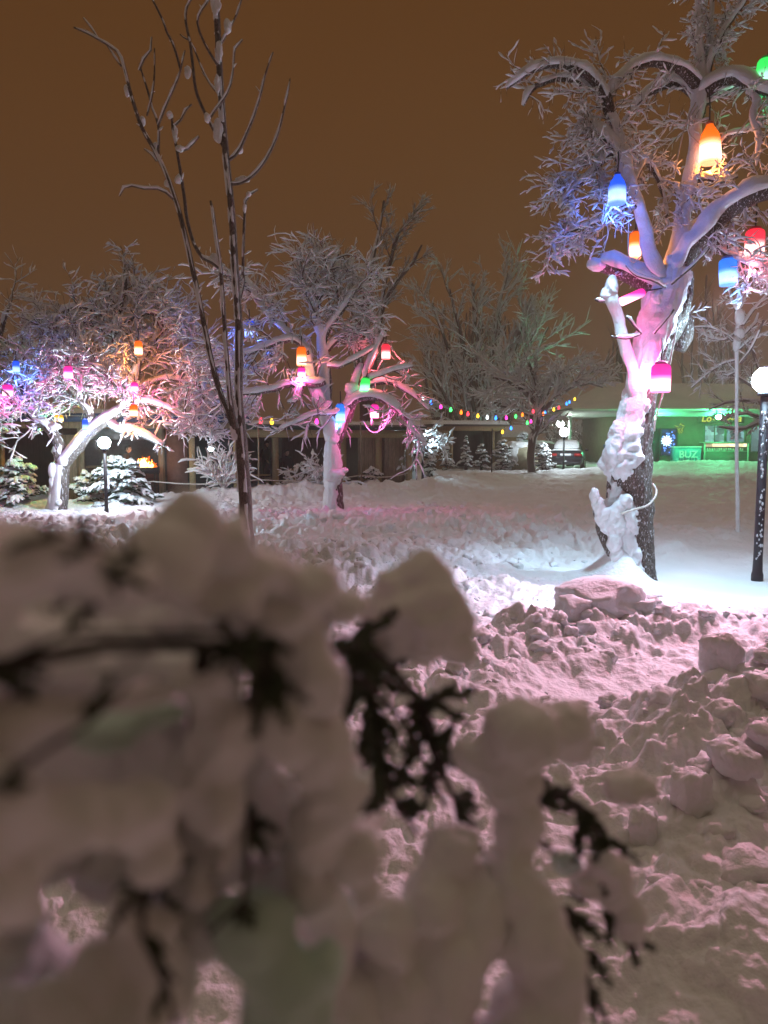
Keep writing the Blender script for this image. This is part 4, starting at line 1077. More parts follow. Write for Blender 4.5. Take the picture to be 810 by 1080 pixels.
def ball_lamp(px, py, d, R, label, post_r, mat=None, shift=0.0):
    c = P(px, py, d)
    b = on_ground(c[0] + shift, d, .05)
    root = empty('lamp_post', b, label, 'street lamp', 'ball lamps on black posts')
    m = MB(); m.lathe((b[0], b[1], b[2]), [(post_r * 1.3, 0), (post_r * 1.3, .12), (post_r * 1.1, .16), (post_r, .3), (post_r, c[2] - b[2] - R * 1.1)], 14)
    m.build('post', DARK_METAL, root)
    m = MB(); m.lathe((b[0], b[1], c[2] - R * 1.18), [(1e-3, 0), (R * .55, 0), (R * .6, R * .12), (R * .42, R * .34), (1e-3, R * .34)], 18)
    m.build('collar', DARK_METAL, root)
    m = MB(); m.lathe((b[0], b[1], c[2]), [(R * math.sin(t) + 1e-4, -R * math.cos(t)) for t in np.linspace(0, PI, 18)], 28)
    m.build('globe', mat or BALL, root)
    if R > .1:
        m = MB(); m.ico((b[0], b[1], c[2] + R * .93), R * .5, 3, .2, 1.5, (1, 1, .28), px)
        m.build('snow_cap', SNOW, root)
    return root


ball_lamp(808, 401, 8.7, .145, 'large round white lamp on a thick black post beside the sapling', .05, BALL, .0)
m = MB()
for k in range(70):
    z = .25 + 1.7 * rng.random(); a = -1.9 + rng.normal() * .35
    x, y = P(808, 401, 8.7)[0], 8.7
    m.ico((x + .052 * math.cos(a), y + .052 * math.sin(a), z), .005 + .011 * rng.random(), 1, .4, 2, (1, .6, 1.5), k)
tag(m.build('snow_specks', SNOW, None, True, (P(808, 401, 8.7)[0], 8.7, .2)), 'specks of snow stuck to the thick black lamp post', 'snow', None, 'stuff')
ball_lamp(110, 467, 16.0, .12, 'white ball lamp in front of the fir bush, by the fire', .035, BALL_B)
ball_lamp(446, 461, 26.4, .13, 'bluish ball lamp half hidden by the flat-topped small tree', .04, BALL_C)
ball_lamp(595, 456, 38.2, .21, 'white ball lamp standing before the parked car', .05, BALL_SOFT)
# low garden light behind the near branches
b = on_ground(PX(207, 12.2), 12.2, .03)
root = empty('garden_light', b, 'low white garden light in the trodden snow behind the near snowy branch', 'garden light')
m = MB(); m.lathe(b, [(.05, 0), (.05, .27), (.07, .28), (.07, .30), (1e-3, .30)], 14); m.build('base', DARK_METAL, root)
m = MB(); m.lathe(b + np.array([0, 0, .30]), [(1e-3, 0), (.07, 0), (.085, .06), (.06, .12), (1e-3, .14)], 16); m.build('globe', BALL, root)
b = on_ground(PX(628, 6.75), 6.75, .02)
root = empty('garden_light', b, 'low white garden light lying behind the large flat-topped snow block', 'garden light')
m = MB(); m.lathe(b, [(.05, 0), (.06, .02), (.06, .04), (1e-3, .04)], 14); m.build('base', DARK_METAL, root)
m = MB(); m.lathe(b + np.array([0, 0, .04]), [(1e-3, 0), (.05, 0), (.045, .03), (.025, .045), (1e-3, .05)], 16); m.build('globe', BALL_B, root)

# ------------------------------------------------------------------ snowy firs and bushes
NEEDLE = mat_plain('dark_needles', (.028, .05, .03), .8, var=.4, scale=8, bump=0)
NEEDLE_NEAR = mat_plain('near_needles', (.040, .052, .024), .7, var=.5, scale=60, bump=0)


def fir(px, d, w, h, label, n=46, group='snowy evergreens before the buildings', pyr=1.0, snow_k=1.0, lean=0):
    """low bushy conifer: whorls of drooping boughs, needles beneath, snow on top"""
    b = on_ground(PX(px, d), d, .04)
    W = w * d / FPX / 2; H = h * d / FPX
    root = empty('fir_bush', b, label, 'shrub', group)
    wood, fol, sn = MB(), MB(), MB()
    tube(wood, np.array([b, b + [lean * .5, 0, H * .5], b + [lean, 0, H * .96]]), np.array([.05, .035, .01]) * H, 6)
    for i in range(n):
        t = (i + rng.random()) / n
        z = H * (.05 + .88 * t + .08 * rng.normal() * (1 - t))
        L = W * ((1 - t) ** (.75 * pyr) * 1.05 + .12) * (.55 + .8 * rng.random())
        a = rng.random() * 2 * PI
        p0 = b + np.array([lean * t, 0, z])
        d0 = np.array([math.cos(a), math.sin(a), .1 + .7 * t + .35 * rng.random()])
        npt = 6
        pts = [p0 + d0 * L * s + np.array([0, 0, -(.35 + .3 * t) * L * s * s]) + rng.normal(size=3) * .045 * L for s in np.linspace(0, 1, npt)]
        pts = np.array(pts)
        tube(wood, pts, np.linspace(.012, .004, npt) * H ** .5, 4)
        T = tangents(pts)
        side = np.cross(T, [0, 0, 1.0]); side /= np.linalg.norm(side, axis=1, keepdims=True) + 1e-9
        for j in range(1, npt):
            for s in (-1, 1):
                for kk in range(2):
                    ln = L * .36 * (1.15 - j / npt) * (.7 + .6 * rng.random()) + .05
                    e = pts[j] - T[j] * rng.random() * L / npt + 0
                    dd = side[j] * s + T[j] * .8 + np.array([0, 0, -.25 + .3 * rng.random()])
                    dd /= np.linalg.norm(dd)
                    q = np.array([e, e + dd * ln * .5, e + dd * ln + [0, 0, -.08 * ln]])
                    tube(fol, q, np.array([.028, .030, .008]) * (.7 + .5 * H ** .3) * .9, 4)
                    if rng.random() < .8 * snow_k:
                        snow_tube(sn, q + [0, 0, .012], np.array([.022, .026, .01]), .05 * snow_k, 5, .1, .1, 1.3, .5)
        if rng.random() < .95:
            snow_tube(sn, pts, np.linspace(.03, .015, npt), .075 * snow_k, 6, .1, .05, 1.4, .5)
    wood.build('trunk', BARK, root); fol.build('foliage', NEEDLE, root); sn.build('snow_cover', SNOW_TW, root)
    return root


fir(124, 17.9, 60, 50, 'big dark fir bush with snowy boughs behind the ball lamp and beside the fire', 62, pyr=.7)
fir(20, 17.6, 52, 46, 'low snowy fir at the picture edge with a small flame behind its tip', 40, pyr=1.1)
fir(92, 18.2, 30, 34, 'small fir tucked between the forked trunk and the big fir bush', 24)
fir(452, 38, 20, 34, 'rounded snowy evergreen at the near corner of the small hut', 30, pyr=.6)
fir(470, 38.6, 16, 26, 'low evergreen under the corner post of the small hut', 24, pyr=.7)
fir(491, 38.4, 15, 38, 'pointed snowy evergreen in front of the hut opening', 30, pyr=1.2)
fir(507, 38.8, 18, 30, 'bushy evergreen at the far side of the hut opening', 26, pyr=.7)
fir(528, 39.0, 24, 34, 'tall loose evergreen just past the hut, beside the snowy mound', 30, pyr=.6)
fir(425, 28.6, 26, 30, 'wide drooping evergreen at the foot of the flat-topped small tree', 30, pyr=.6)
fir(452, 29.0, 18, 34, 'upright evergreen just behind the bluish ball lamp', 26, pyr=.8)
fir(394, 24, 22, 24, 'low sprawling evergreen before the boarded pavilion front', 24, pyr=.6)
fir(571, 38.5, 22, 32, 'bright frosted evergreen under the broad crowned tree', 32, pyr=.7, snow_k=1.3)
fir(551, 43, 18, 40, 'evergreen heaped white with snow behind the snowy mound', 26, pyr=.5, snow_k=1.8)

# bare bushes
def bush(px, d, w, h, label, n=22, group='bare snowy bushes before the pavilions'):
    b = on_ground(PX(px, d), d, .04); W = w * d / FPX / 2; H = h * d / FPX
    pl = Plant()
    cfg = dict(kids=[5, 4], step=.1, wander=.15, grav=-.09, th=.05, ratio=.5, rmin=.006, gap=.1, ssides=4, rough=.4, t0=.25, ang=40, wide=1.3, taper=.4)
    for i in range(n):
        a = rng.random() * 2 * PI
        pl.grow(b + np.array([math.cos(a), math.sin(a), 0]) * .1 * W, np.array([math.cos(a) * W / H * .9, math.sin(a) * W / H * .9, 1.1]), H * (.8 + .5 * rng.random()), .012, 2 if i % 2 else 1, cfg)
    return pl.finish('bare_bush', b, label, 'shrub', BARK, SNOW_TW, group)


bush(236, 19.4, 42, 34, 'arching bare bush loaded with snow just past the young tree stem', 22)
bush(343, 21.2, 40, 30, 'low white bush beside the seated figures in the middle pavilion', 20)
bush(317, 21.4, 32, 24, 'sparse low bush in front of the seated figures', 14)

# snowy mound
b = on_ground(PX(547, 40), 40, .1)
m = MB(); m.ico(b + [0, 0, .62], .95, 4, .12, 1.6, (1.0, .9, .95), 7)
root = empty('straw_bale', b, 'rounded beige bale capped and flanked with snow between the evergreens', 'bale')
m.build('body', mat_plain('pale_straw', (.34, .31, .21), .9, scale=9, bump=.4), root)
m = MB(); m.ico(b + [-.38, -.08, .75], .85, 4, .2, 1.8, (.75, .9, 1.0), 9); m.ico(b + [-.9, -.1, .2], .6, 3, .2, 1.8, (1, 1, .6), 11); m.ico(b + [-.1, 0, 1.3], .55, 3, .2, 1.8, (1.2, 1.2, .5), 13)
m.build('snow_cover', SNOW, root)

# ------------------------------------------------------------------ strings of bulbs
BULB = {k: mat_emit('bulb_' + k, c, 5.0) for k, c in LC.items()}


def light_string(pts, bulbs, label, size=.105):
    q = resample(np.array([P(a, b_, d) for a, b_, d in pts]), .25)
    root = empty('string_lights', q[0], label, 'string lights', 'strings of coloured bulbs')
    m = MB(); tube(m, q, .012, 5); m.build('cord', CABLE, root)
    xs = 405 + q[:, 0] / q[:, 1] * FPX
    for px, col in bulbs:
        i = int(np.argmin(np.abs(xs - px))); c = q[i]
        k = size * (.8 + .008 * c[1])
        m = MB(); m.lathe(c - [0, 0, k * .95], [(1e-3, -k * .72), (k * .35, -k * .58), (k * .5, -k * .15), (k * .45, k * .2), (k * .28, k * .55), (k * .2, k * .8), (1e-3, k * .82)], 12)
        m.build('bulb', BULB[col], root)


light_string([(428, 402, 26), (434, 409, 26.3), (446, 417, 27), (465, 426, 28), (490, 433, 29.5), (514, 437.5, 31), (534, 438, 32.5), (551, 435, 34), (566, 430, 35.5), (573, 426, 36.4)],
             [(434, 'orange'), (446, 'white'), (455, 'cyan'), (465, 'pink'), (475.5, 'green'), (484, 'orange'), (494.5, 'red'), (504, 'yellow'), (514, 'white'), (523, 'cyan'), (534, 'pink'), (543, 'green'), (551, 'orange'), (561, 'red'), (567, 'white'), (572, 'red')],
             'long sagging string of coloured bulbs from the lantern tree across above the small hut')
light_string([(520, 456, 33), (530, 453, 33.4), (544, 447, 34), (560, 442, 34.8), (573, 434, 35.5), (583, 430, 37), (592, 426.5, 39), (604, 420, 42), (612, 416, 44)],
             [(529, 'yellow'), (536, 'cyan'), (557, 'green'), (560.5, 'pink'), (571, 'orange'), (573.5, 'cyan'), (583, 'yellow'), (588, 'red'), (596, 'cyan'), (599, 'cyan'), (604, 'yellow')],
             'short string of coloured bulbs climbing from the hut corner to the cafe roof')
light_string([(240, 428, 19.0), (256, 436, 19.2), (275, 440, 19.5), (300, 441.5, 20), (334, 441, 20.5), (352, 438, 21)],
             [(274, 'red'), (288, 'yellow'), (334, 'pink')], 'sparse string of bulbs along the roof edge of the middle pavilion')

# rope fence
def rope_fence(posts, label, z):
    root = empty('rope_fence', on_ground(PX(posts[0][0], posts[0][1]), posts[0][1], 0), label, 'rope fence')
    tops = []
    for px, d, top in posts:
        b = on_ground(PX(px, d), d, .05)
        t = P(px, top, d)
        if top < 505:
            m = MB(); tube(m, np.array([b, (b + [t[0], t[1], t[2]]) / 2, [t[0] - .02, t[1], t[2]]]), np.array([.022, .02, .018]), 6); m.build('post', WOOD_GREY, root)
        tops.append(np.array([b[0], b[1], z]))
    m = MB()
    for a, c in zip(tops[:-1], tops[1:]):
        s = np.linspace(0, 1, 14)[:, None]
        tube(m, a * (1 - s) + c * s - np.array([0, 0, .09]) * 4 * s * (1 - s), .016, 5)
    m.build('rope', CABLE, root)


rope_fence([(60, 18.3, 520), (162, 18.6, 510), (273, 19.5, 446), (381, 22.0, 446), (430, 23.5, 515)], 'sagging rope strung between thin poles in front of the wooden pavilions', .62)
m = MB(); d = 37.0
b = on_ground(PX(518, d), d, .05); tube(m, np.array([b, b + [0, 0, 1.4], [b[0], b[1], P(518, 452, d)[2]]]), .03, 7)
tag(m.build('pole', DARK_METAL, None, True, b), 'thin dark pole standing at the far corner of the small hut', 'pole')

# ------------------------------------------------------------------ wooden pavilions
def roof_snow(c0, c1, depth, th, seed, lip=.06, slope=0.0, n=(60, 18)):
    """lumpy blanket of snow on a roof whose front edge runs from c0 to c1; away is +y-ish"""
    m = MB()
    c0 = np.asarray(c0); c1 = np.asarray(c1)
    ax = (c1 - c0); Lx = np.linalg.norm(ax[:2]); ax = ax / Lx
    ay = np.array([-ax[1], ax[0], 0]); ay /= np.linalg.norm(ay[:2])
    u = np.linspace(0, 1, n[0]); v = np.linspace(0, 1, n[1]); U, V = np.meshgrid(u, v, indexing='ij')
    edge = np.minimum(np.minimum(U * Lx, (1 - U) * Lx), np.minimum(V * depth, (1 - V) * depth))
    hgt = th * np.clip(edge / .12, 0, 1) ** .5 * (.75 + .5 * fbm(U * Lx * 1.3 + seed, V * depth * 1.3, 3))
    wob = lip * (fbm(U * Lx * 1.5 + seed * 3, V * 0 + 5, 3) - .3)
    B = c0[None, None] + ax[None, None] * (U * Lx)[..., None] + ay[None, None] * (V * depth - wob * (1 - V))[..., None]
    top = B + np.stack([0 * U, 0 * U, hgt + slope * V * depth], -1)
    m.grid(top[..., 0], top[..., 1], top[..., 2])
    bot = B + np.stack([0 * U, 0 * U, 0 * U + slope * V * depth - .004], -1)
    m.grid(bot[::-1, :, 0], bot[::-1, :, 1], bot[::-1, :, 2])
    return m


def facing(px0, d0, px1, d1):
    a = np.array([PX(px0, d0), d0, 0]); b_ = np.array([PX(px1, d1), d1, 0])
    v = b_ - a; L = float(np.linalg.norm(v)); v /= L
    return a, b_, v, np.array([-v[1], v[0], 0]), L, math.atan2(v[1], v[0])


BLUE_TRIM = mat_plain('blue_trim', (.03, .075, .20), .5, bump=0)
GREEN_TRIM = mat_plain('dark_green_trim', (.03, .07, .06), .6, bump=0)
DARK_IN = mat_plain('dark_interior', (.03, .025, .022), .9, bump=0)
BRICK = mat_plain('brown_panel', (.16, .085, .065), .85, scale=12, bump=.3)

# first pavilion
a, e, v, w, L, rz = facing(-150, 19.2, 255, 20.8)
base = a + v * L / 2; base[2] = 0
pav = empty('pavilion', base, 'long low wooden pavilion with open dark bays behind the wide snowy tree', 'pavilion', 'wooden pavilions')


def at(s, back, z): return a + v * s + w * back + np.array([0, 0, z])


def sx(px):
    """distance along the front where pixel column px meets it"""
    k = (px - 405.0) / FPX / CP
    return (k * a[1] - a[0]) / (v[0] - k * v[1])


EV = 2.02
DEP = 4.0
m = MB(); m.box(at(L / 2, DEP, EV / 2 - .02), (L, .12, EV), rz); m.build('wall', WOOD_DARK, pav)
m = MB(); m.box(at(L / 2, DEP / 2 - .1, EV + .16), (L + .5, DEP + .7, .08), rz); m.build('roof', WOOD_DARK, pav)
m = MB(); m.box(at(L / 2, -.46, EV + .17), (L + .5, .05, .22), rz); m.build('fascia', BLUE_TRIM, pav)
m = MB(); m.box(at(L / 2, -.02, EV), (L, .14, .2), rz); m.build('beam', WOOD_GREY, pav)
m = roof_snow(at(-.3, -.5, EV + .2), at(sx(128), -.5, EV + .2), DEP + .8, .2, 3, .05, .02, (120, 14)); m.build('roof_snow', SNOW, pav)
m = roof_snow(at(sx(130), -.5, EV + .2), at(L + .3, -.5, EV + .2), DEP + .8, .2, 8, .05, .02, (60, 14)); m.build('roof_snow', SNOW, pav)
for px in (-120, -60, 4, 88, 172, 204, 250):
    m = MB(); m.box(at(sx(px), 0, EV / 2 - .12), (.15, .15, EV + .06), rz); m.build('post', WOOD_POST if px in (204, 250) else WOOD_GREY, pav)
m = MB(); m.box(at((sx(90) + sx(172)) / 2, .1, EV - .24), (sx(172) - sx(90) - .16, .05, .30), rz); m.build('signboard', mat_plain('blue_grey_board', (.17, .2, .25), .6, bump=0), pav)
m = MB(); m.box(at((sx(174) + sx(202)) / 2, .06, .86), (sx(202) - sx(174) - .16, .08, 2.0), rz); m.build('panel', BRICK, pav)
m = MB(); m.box(at((sx(90) + sx(172)) / 2, .12, .42), (sx(172) - sx(90) - .16, .08, .95), rz); m.build('counter', mat_planks('red_brown_boards', (.10, .045, .035), .2), pav)
m = MB(); m.box(at((sx(90) + sx(172)) / 2, .05, .92), (sx(172) - sx(90) - .16, .34, .05), rz); m.build('counter_top', WOOD_GREY, pav)
m = MB(); m.box(at((sx(62) + sx(88)) / 2, .06, .8), (sx(88) - sx(62) - .16, .06, 1.9), rz); m.build('panel', WOOD_GREY, pav)
m = MB(); m.box(at((sx(100) + sx(165)) / 2, 3.0, 1.1), (4.6, .06, 1.4), rz); m.build('back_panel', mat_plain('grey_inner_panel', (.16, .15, .15), .7, bump=0), pav)
m = MB(); m.box(at(sx(220), 1.6, .95), (1.3, .06, 1.7), rz); m.build('door', mat_plain('teal_glazed_door', (.03, .06, .07), .15, bump=0), pav)
# lamp inside the far bay
c = at(sx(222), .9, 1.38)
root = empty('bulkhead_lamp', c, 'small cold white lamp glowing inside the last bay of the first pavilion', 'lamp')
m = MB(); m.lathe(c, [(1e-3, -.07), (.06, -.06), (.085, 0), (.06, .05), (1e-3, .055)], 14); m.build('globe', mat_emit('cold_white_bulb', (.7, .9, 1.0), 25), root)
m = MB(); m.lathe(c + [0, 0, .055], [(.05, 0), (.05, .04), (.012, .05), (.012, EV + .1 - c[2] - .055)], 10); m.build('mount', DARK_METAL, root)

# brazier with a fire on the counter
FL1 = mat_emit('flame_core', (1.0, .36, .07), 22.0); FL2 = mat_emit('flame_edge', (1.0, .13, .01), 3.0)
c = at(sx(157), -.75, 0); c[2] = gz1(c[0], c[1])
fire = empty('grill', c, 'iron grill with a leaping orange fire in front of the pavilion counter', 'grill')
m = MB(); m.box(c + [0, 0, .78], (.75, .42, .16), rz); m.build('fire_box', DARK_METAL, fire)
for sxx in (-.32, .32):
    for syy in (-.16, .16):
        m = MB(); m.box(c + [sxx, syy, .36], (.035, .035, .72), rz); m.build('leg', DARK_METAL, fire)
m = MB()
for k in range(22):
    x = rng.normal() * .10; y = rng.normal() * .06; hgt = .08 + .24 * rng.random() * math.exp(-(x / .16) ** 2); r = .02 + .03 * rng.random()
    pz = np.linspace(0, 1, 7); sw = rng.normal() * .05
    tube(m, np.stack([c[0] + x + sw * pz ** 2 + .02 * np.sin(pz * 7 + k), c[1] + y + 0 * pz, c[2] + .84 + hgt * pz], -1), r * np.array([.6, 1, 1.05, .85, .55, .3, .05]), 8)
m.build('flame', FL1, fire)
m = MB()
for k in range(24):
    x = rng.normal() * .17; y = rng.normal() * .09; hgt = .06 + .30 * rng.random() * math.exp(-(x / .25) ** 2); r = .015 + .025 * rng.random()
    pz = np.linspace(0, 1, 7); sw = rng.normal() * .07
    tube(m, np.stack([c[0] + x + sw * pz ** 2, c[1] + y + .1 + 0 * pz, c[2] + .84 + hgt * pz], -1), r * np.array([.6, 1, 1.05, .85, .55, .3, .05]), 8)
m.build('flame', FL2, fire)
# small torch flame behind the low fir
c = at(sx(24), -.2, 0); c[2] = gz1(c[0], c[1])
fire = empty('torch', c, 'slim garden torch with a small orange flame behind the low snowy fir', 'torch')
m = MB(); m.lathe(c, [(.025, 0), (.022, .82), (.06, .86), (.065, .93), (1e-3, .93)], 12); m.build('stand', DARK_METAL, fire)
m = MB(); pz = np.linspace(0, 1, 8); tube(m, np.stack([c[0] + .015 * np.sin(pz * 5), c[1] + 0 * pz, c[2] + .93 + .24 * pz], -1), .055 * np.array([.5, .9, 1, .85, .65, .42, .2, .03]), 10); m.build('flame', FL1, fire)

# middle pavilion
a, e, v, w, L, rz = facing(176, 22.4, 436, 25.6)
base = a + v * L / 2
EV = 1.82; DEP = 4.2
pav = empty('pavilion', base, 'wooden pavilion with green trimmed roof and one boarded bay behind the lantern tree', 'pavilion', 'wooden pavilions')
m = MB(); m.box(at(L / 2, DEP, EV / 2), (L, .12, EV), rz); m.build('wall', WOOD_DARK, pav)
m = MB(); m.box(at(L / 2, DEP / 2 - .1, EV + .2), (L + .5, DEP + .7, .08), rz); m.build('roof', GREEN_TRIM, pav)
m = MB(); m.box(at(L / 2, -.46, EV + .2), (L + .5, .05, .16), rz); m.build('fascia', GREEN_TRIM, pav)
m = MB(); m.box(at(L / 2, -.02, EV), (L, .14, .24), rz); m.build('beam', WOOD_POST, pav)
m = roof_snow(at(-.3, -.5, EV + .245), at(L + .3, -.5, EV + .245), DEP + .8, .13, 13, .05, .02, (110, 14)); m.build('roof_snow', SNOW, pav)
for px in (184, 232, 291, 362, 399, 431):
    m = MB(); m.box(at(sx(px), 0, EV / 2 - .13), (.17, .17, EV), rz); m.build('post', WOOD_POST, pav)
m = MB(); m.box(at((sx(366) + sx(397)) / 2 + .35, .06, .92), (.9, .06, 1.6), rz); m.build('boarded_panel', WOOD_GREY, pav)
m = MB(); m.box(at((sx(400) + sx(430)) / 2, .06, .92), (sx(430) - sx(400) - .2, .06, 1.6), rz); m.build('boarded_panel', WOOD_GREY, pav)
m = MB(); m.box(at((sx(400) + sx(430)) / 2, .12, .42), (sx(430) - sx(400) - .24, .10, .06), rz); m.build('rail', WOOD_POST, pav)
m = MB(); m.box(at((sx(186) + sx(289)) / 2, .04, .55), (sx(289) - sx(186) - .3, .06, .05), rz); m.build('rail', WOOD_POST, pav)
m = MB(); m.box(at(sx(322), DEP - .12, 1.05), (.85, .05, 1.3), rz); m.build('door', mat_plain('grey_inner_door', (.2, .2, .19), .7, bump=0), pav)
m = MB(); m.box(at(sx(308), DEP - .12, 1.25), (.6, .05, .8), rz); m.build('window', mat_plain('dim_pane', (.12, .14, .14), .2, bump=0), pav)

# the figures sitting in it
SKIN = mat_plain('skin', (.42, .28, .21), .6, bump=0)
COAT = mat_plain('dark_coat', (.012, .013, .016), .85, bump=0)
COAT2 = mat_plain('charcoal_coat', (.03, .032, .036), .85, bump=0)
COAT3 = mat_plain('brown_coat', (.06, .04, .03), .85, bump=0)


def person(at_, face, pose, label, coat, hood=False, s=1.0):
    """one skinned body in a coat, head with face, hands with fingers"""
    cf, sf = math.cos(face), math.sin(face)

    def X(p):
        x, y, z = p
        return (x * cf - y * sf) * s, (x * sf + y * cf) * s, z * s
    if pose == 'sit':     # faces -y
        J = dict(pel=(0, .0, .50), bel=(0, -.01, .68), che=(0, -.03, .88), neck=(0, -.05, 1.06), head0=(0, -.06, 1.14))
        leg = lambda k: [(k * .10, -.02, .49), (k * .13, -.40, .50), (k * .13, -.42, .10), (k * .14, -.58, .05)]
        arm = lambda k: [(k * .19, -.03, 1.00), (k * .25, -.10, .74), (k * .10, -.34, .66)]
        hz = 1.22
    elif pose == 'lean':
        J = dict(pel=(0, .0, .90), bel=(0, -.05, 1.05), che=(0, -.13, 1.25), neck=(0, -.22, 1.42), head0=(0, -.25, 1.50))
        leg = lambda k: [(k * .10, 0, .88), (k * .12, -.04, .48), (k * .12, .04, .09), (k * .14, -.12, .05)]
        arm = lambda k: [(k * .20, -.14, 1.36), (k * .26, -.28, 1.10), (k * .14, -.52, 1.02)]
        hz = 1.58
    else:
        J = dict(pel=(0, 0, .90), bel=(0, 0, 1.06), che=(0, 0, 1.28), neck=(0, -.01, 1.47), head0=(0, -.02, 1.54))
        leg = lambda k: [(k * .10, 0, .88), (k * .11, -.01, .48), (k * .11, .03, .09), (k * .13, -.12, .05)]
        arm = lambda k: [(k * .20, 0, 1.41), (k * .26, .02, 1.14), (k * .16, -.16, .98)]
        hz = 1.63
    V, E, R = [], [], []

    def add(p, r, par):
        V.append(p); R.append(r)
        if par is not None: E.append((par, len(V) - 1))
        return len(V) - 1
    p0 = add(J['pel'], (.17, .13), None); p1 = add(J['bel'], (.16, .12), p0); p2 = add(J['che'], (.18, .125), p1); p3 = add(J['neck'], (.07, .07), p2); add(J['head0'], (.055, .055), p3)
    hands = []
    for k in (-1, 1):
        i = p0
        for p, r in zip(leg(k), (.105, .075, .055, .05)): i = add(p, (r, r), i)
        i = p2
        A_ = arm(k)
        for p, r in zip(A_, (.075, .058, .042)): i = add(p, (r, r), i)
        hands.append((np.array(A_[1]), np.array(A_[2]), k))
    me = bpy.data.meshes.new('person'); me.from_pydata([X(p) for p in V], E, [])
    o = bpy.data.objects.new('person', me); COL.objects.link(o)
    md = o.modifiers.new('skin', 'SKIN'); md.use_smooth_shade = True
    for i, r in enumerate(R): me.skin_vertices[0].data[i].radius = (r[0] * s, r[1] * s)
    me.skin_vertices[0].data[0].use_root = True
    o.modifiers.new('sub', 'SUBSURF').render_levels = 2
    dg = bpy.context.evaluated_depsgraph_get(); m2 = bpy.data.meshes.new_from_object(o.evaluated_get(dg))
    o.modifiers.clear(); o.data = m2; m2.name = 'person'
    m2.materials.clear(); m2.materials.append(coat)
    for pgn in m2.polygons: pgn.use_smooth = True
    o.location = tuple(at_)
    tag(o, label, 'person', 'people at the pavilions')

    def child(m, name, mat):
        # built in the body's own space
        ob = m.build(name, mat); ob.parent = o
        return ob
    hc = np.array([J['head0'][0], J['head0'][1] - .02, hz])
    m = MB(); Vh, Th = ICO[3]
    W_ = Vh * np.array([.078, .095, .115]); W_[:, 1] -= np.where((np.abs(Vh[:, 0]) < .2) & (np.abs(Vh[:, 2] + .05) < .22) & (Vh[:, 1] < 0), .018, 0)
    W_[:, 0] *= np.where(Vh[:, 2] < -.3, .85, 1); m.add(np.array([X(p) for p in (W_ + hc)]), None, Th)
    for k in (-1, 1):
        m.ico(X(hc + np.array([k * .08, .005, 0])), .022 * s, 2, .1, 1, (.5, 1, 1.4))
    child(m, 'head', SKIN)
    m = MB()
    for k in (-1, 1): m.ico(X(hc + np.array([k * .03, -.088, .012])), .011 * s, 2, 0)
    child(m, 'eyes', DARK_METAL)
    m = MB(); m.ico(X(hc + np.array([0, -.088, -.055])), .02 * s, 2, 0, 1, (1, .5, .28)); child(m, 'mouth', BRICK)
    m = MB(); Vh, Th = ICO[3]
    keep = np.where(Vh[:, 1] < -.35, .0, 1.0)
    W_ = Vh * np.array([.092, .108, .13]) * 1.02
    W_[:, 1] = np.where(Vh[:, 1] < -.30, W_[:, 1] * .35 - (0 if hood else 0) - .02, W_[:, 1]); W_[:, 2] = np.where(Vh[:, 2] < -.2, W_[:, 2] * (1.2 if hood else .3), W_[:, 2])
    W_[:, 1] += np.where((Vh[:, 1] < -.3) & (Vh[:, 2] > .45), -.055, 0.0) + .014
    m.add(np.array([X(p) for p in (W_ + hc)]), None, Th)
    child(m, 'hood' if hood else 'hair', coat if hood else DARK_METAL)
    for el, ha, k in hands:
        dd = ha - el; dd /= np.linalg.norm(dd)
        sd = np.cross(dd, [0, 0, 1.0]); sd /= np.linalg.norm(sd)
        m = MB()
        tube(m, np.array([X(ha), X(ha + dd * .05), X(ha + dd * .09)]), np.array([.026, .034, .026]) * s, 10)
        for f in range(4):
            o0 = ha + dd * .08 + sd * (f - 1.5) * .017
            tube(m, np.array([X(o0), X(o0 + dd * (.035 - .004 * abs(f - 1.4)) - np.array([0, 0, .006])), X(o0 + dd * .055 - np.array([0, 0, .03]))]), np.array([.0095, .009, .007]) * s, 8)
        o0 = ha + dd * .03 - sd * k * .028
        tube(m, np.array([X(o0), X(o0 - sd * k * .02 + dd * .03), X(o0 - sd * k * .018 + dd * .06)]), np.array([.012, .010, .008]) * s, 8)
        child(m, 'hand', SKIN)
    return o


def bench(p, lx, rz_, label):
    root = empty('bench', p, label, 'bench', 'benches in the middle pavilion')
    m = MB(); m.box(np.array(p) + [0, 0, .38], (lx, .36, .05), rz_); m.build('seat', WOOD_GREY, root)
    for k in (-1, 1):
        m = MB(); m.box(np.array(p) + [k * (lx / 2 - .12) * math.cos(rz_), k * (lx / 2 - .12) * math.sin(rz_), .178], (.07, .3, .355), rz_); m.build('leg', WOOD_GREY, root)


p = at(sx(303), .75, 0); p[2] = gz1(p[0], p[1])
bench(p, 1.1, rz, 'plank bench under the figure with the pale face at the pavilion post')
person(p + [-.1, 0, -.02], rz - .25, 'sit', 'person in a dark coat seated by the pavilion post, pale face turned outwards', COAT, False, .92)
p2_ = at(sx(313), 1.35, 0); p2_[2] = gz1(p2_[0], p2_[1])
bench(p2_, 1.0, rz, 'plank bench deeper inside the middle pavilion')
person(p2_ + [.05, 0, -.02], rz + .35, 'sit', 'person in a charcoal coat seated further inside, bent beside the low bush', COAT2, False, .92)
p3_ = at(sx(298), 1.9, 0); p3_[2] = gz1(p3_[0], p3_[1])
person(p3_, rz + .6, 'stand', 'hooded person in black standing behind the two seated figures', COAT, True, .82)
a, e, v, w, L, rz = facing(-150, 19.2, 255, 20.8)
p4_ = at(sx(133), -.55, 0); p4_[2] = gz1(p4_[0], p4_[1])
person(p4_, rz + 1.2, 'lean', 'person in a dark coat leaning towards the grill fire behind the big fir bush', COAT2, False, .80)

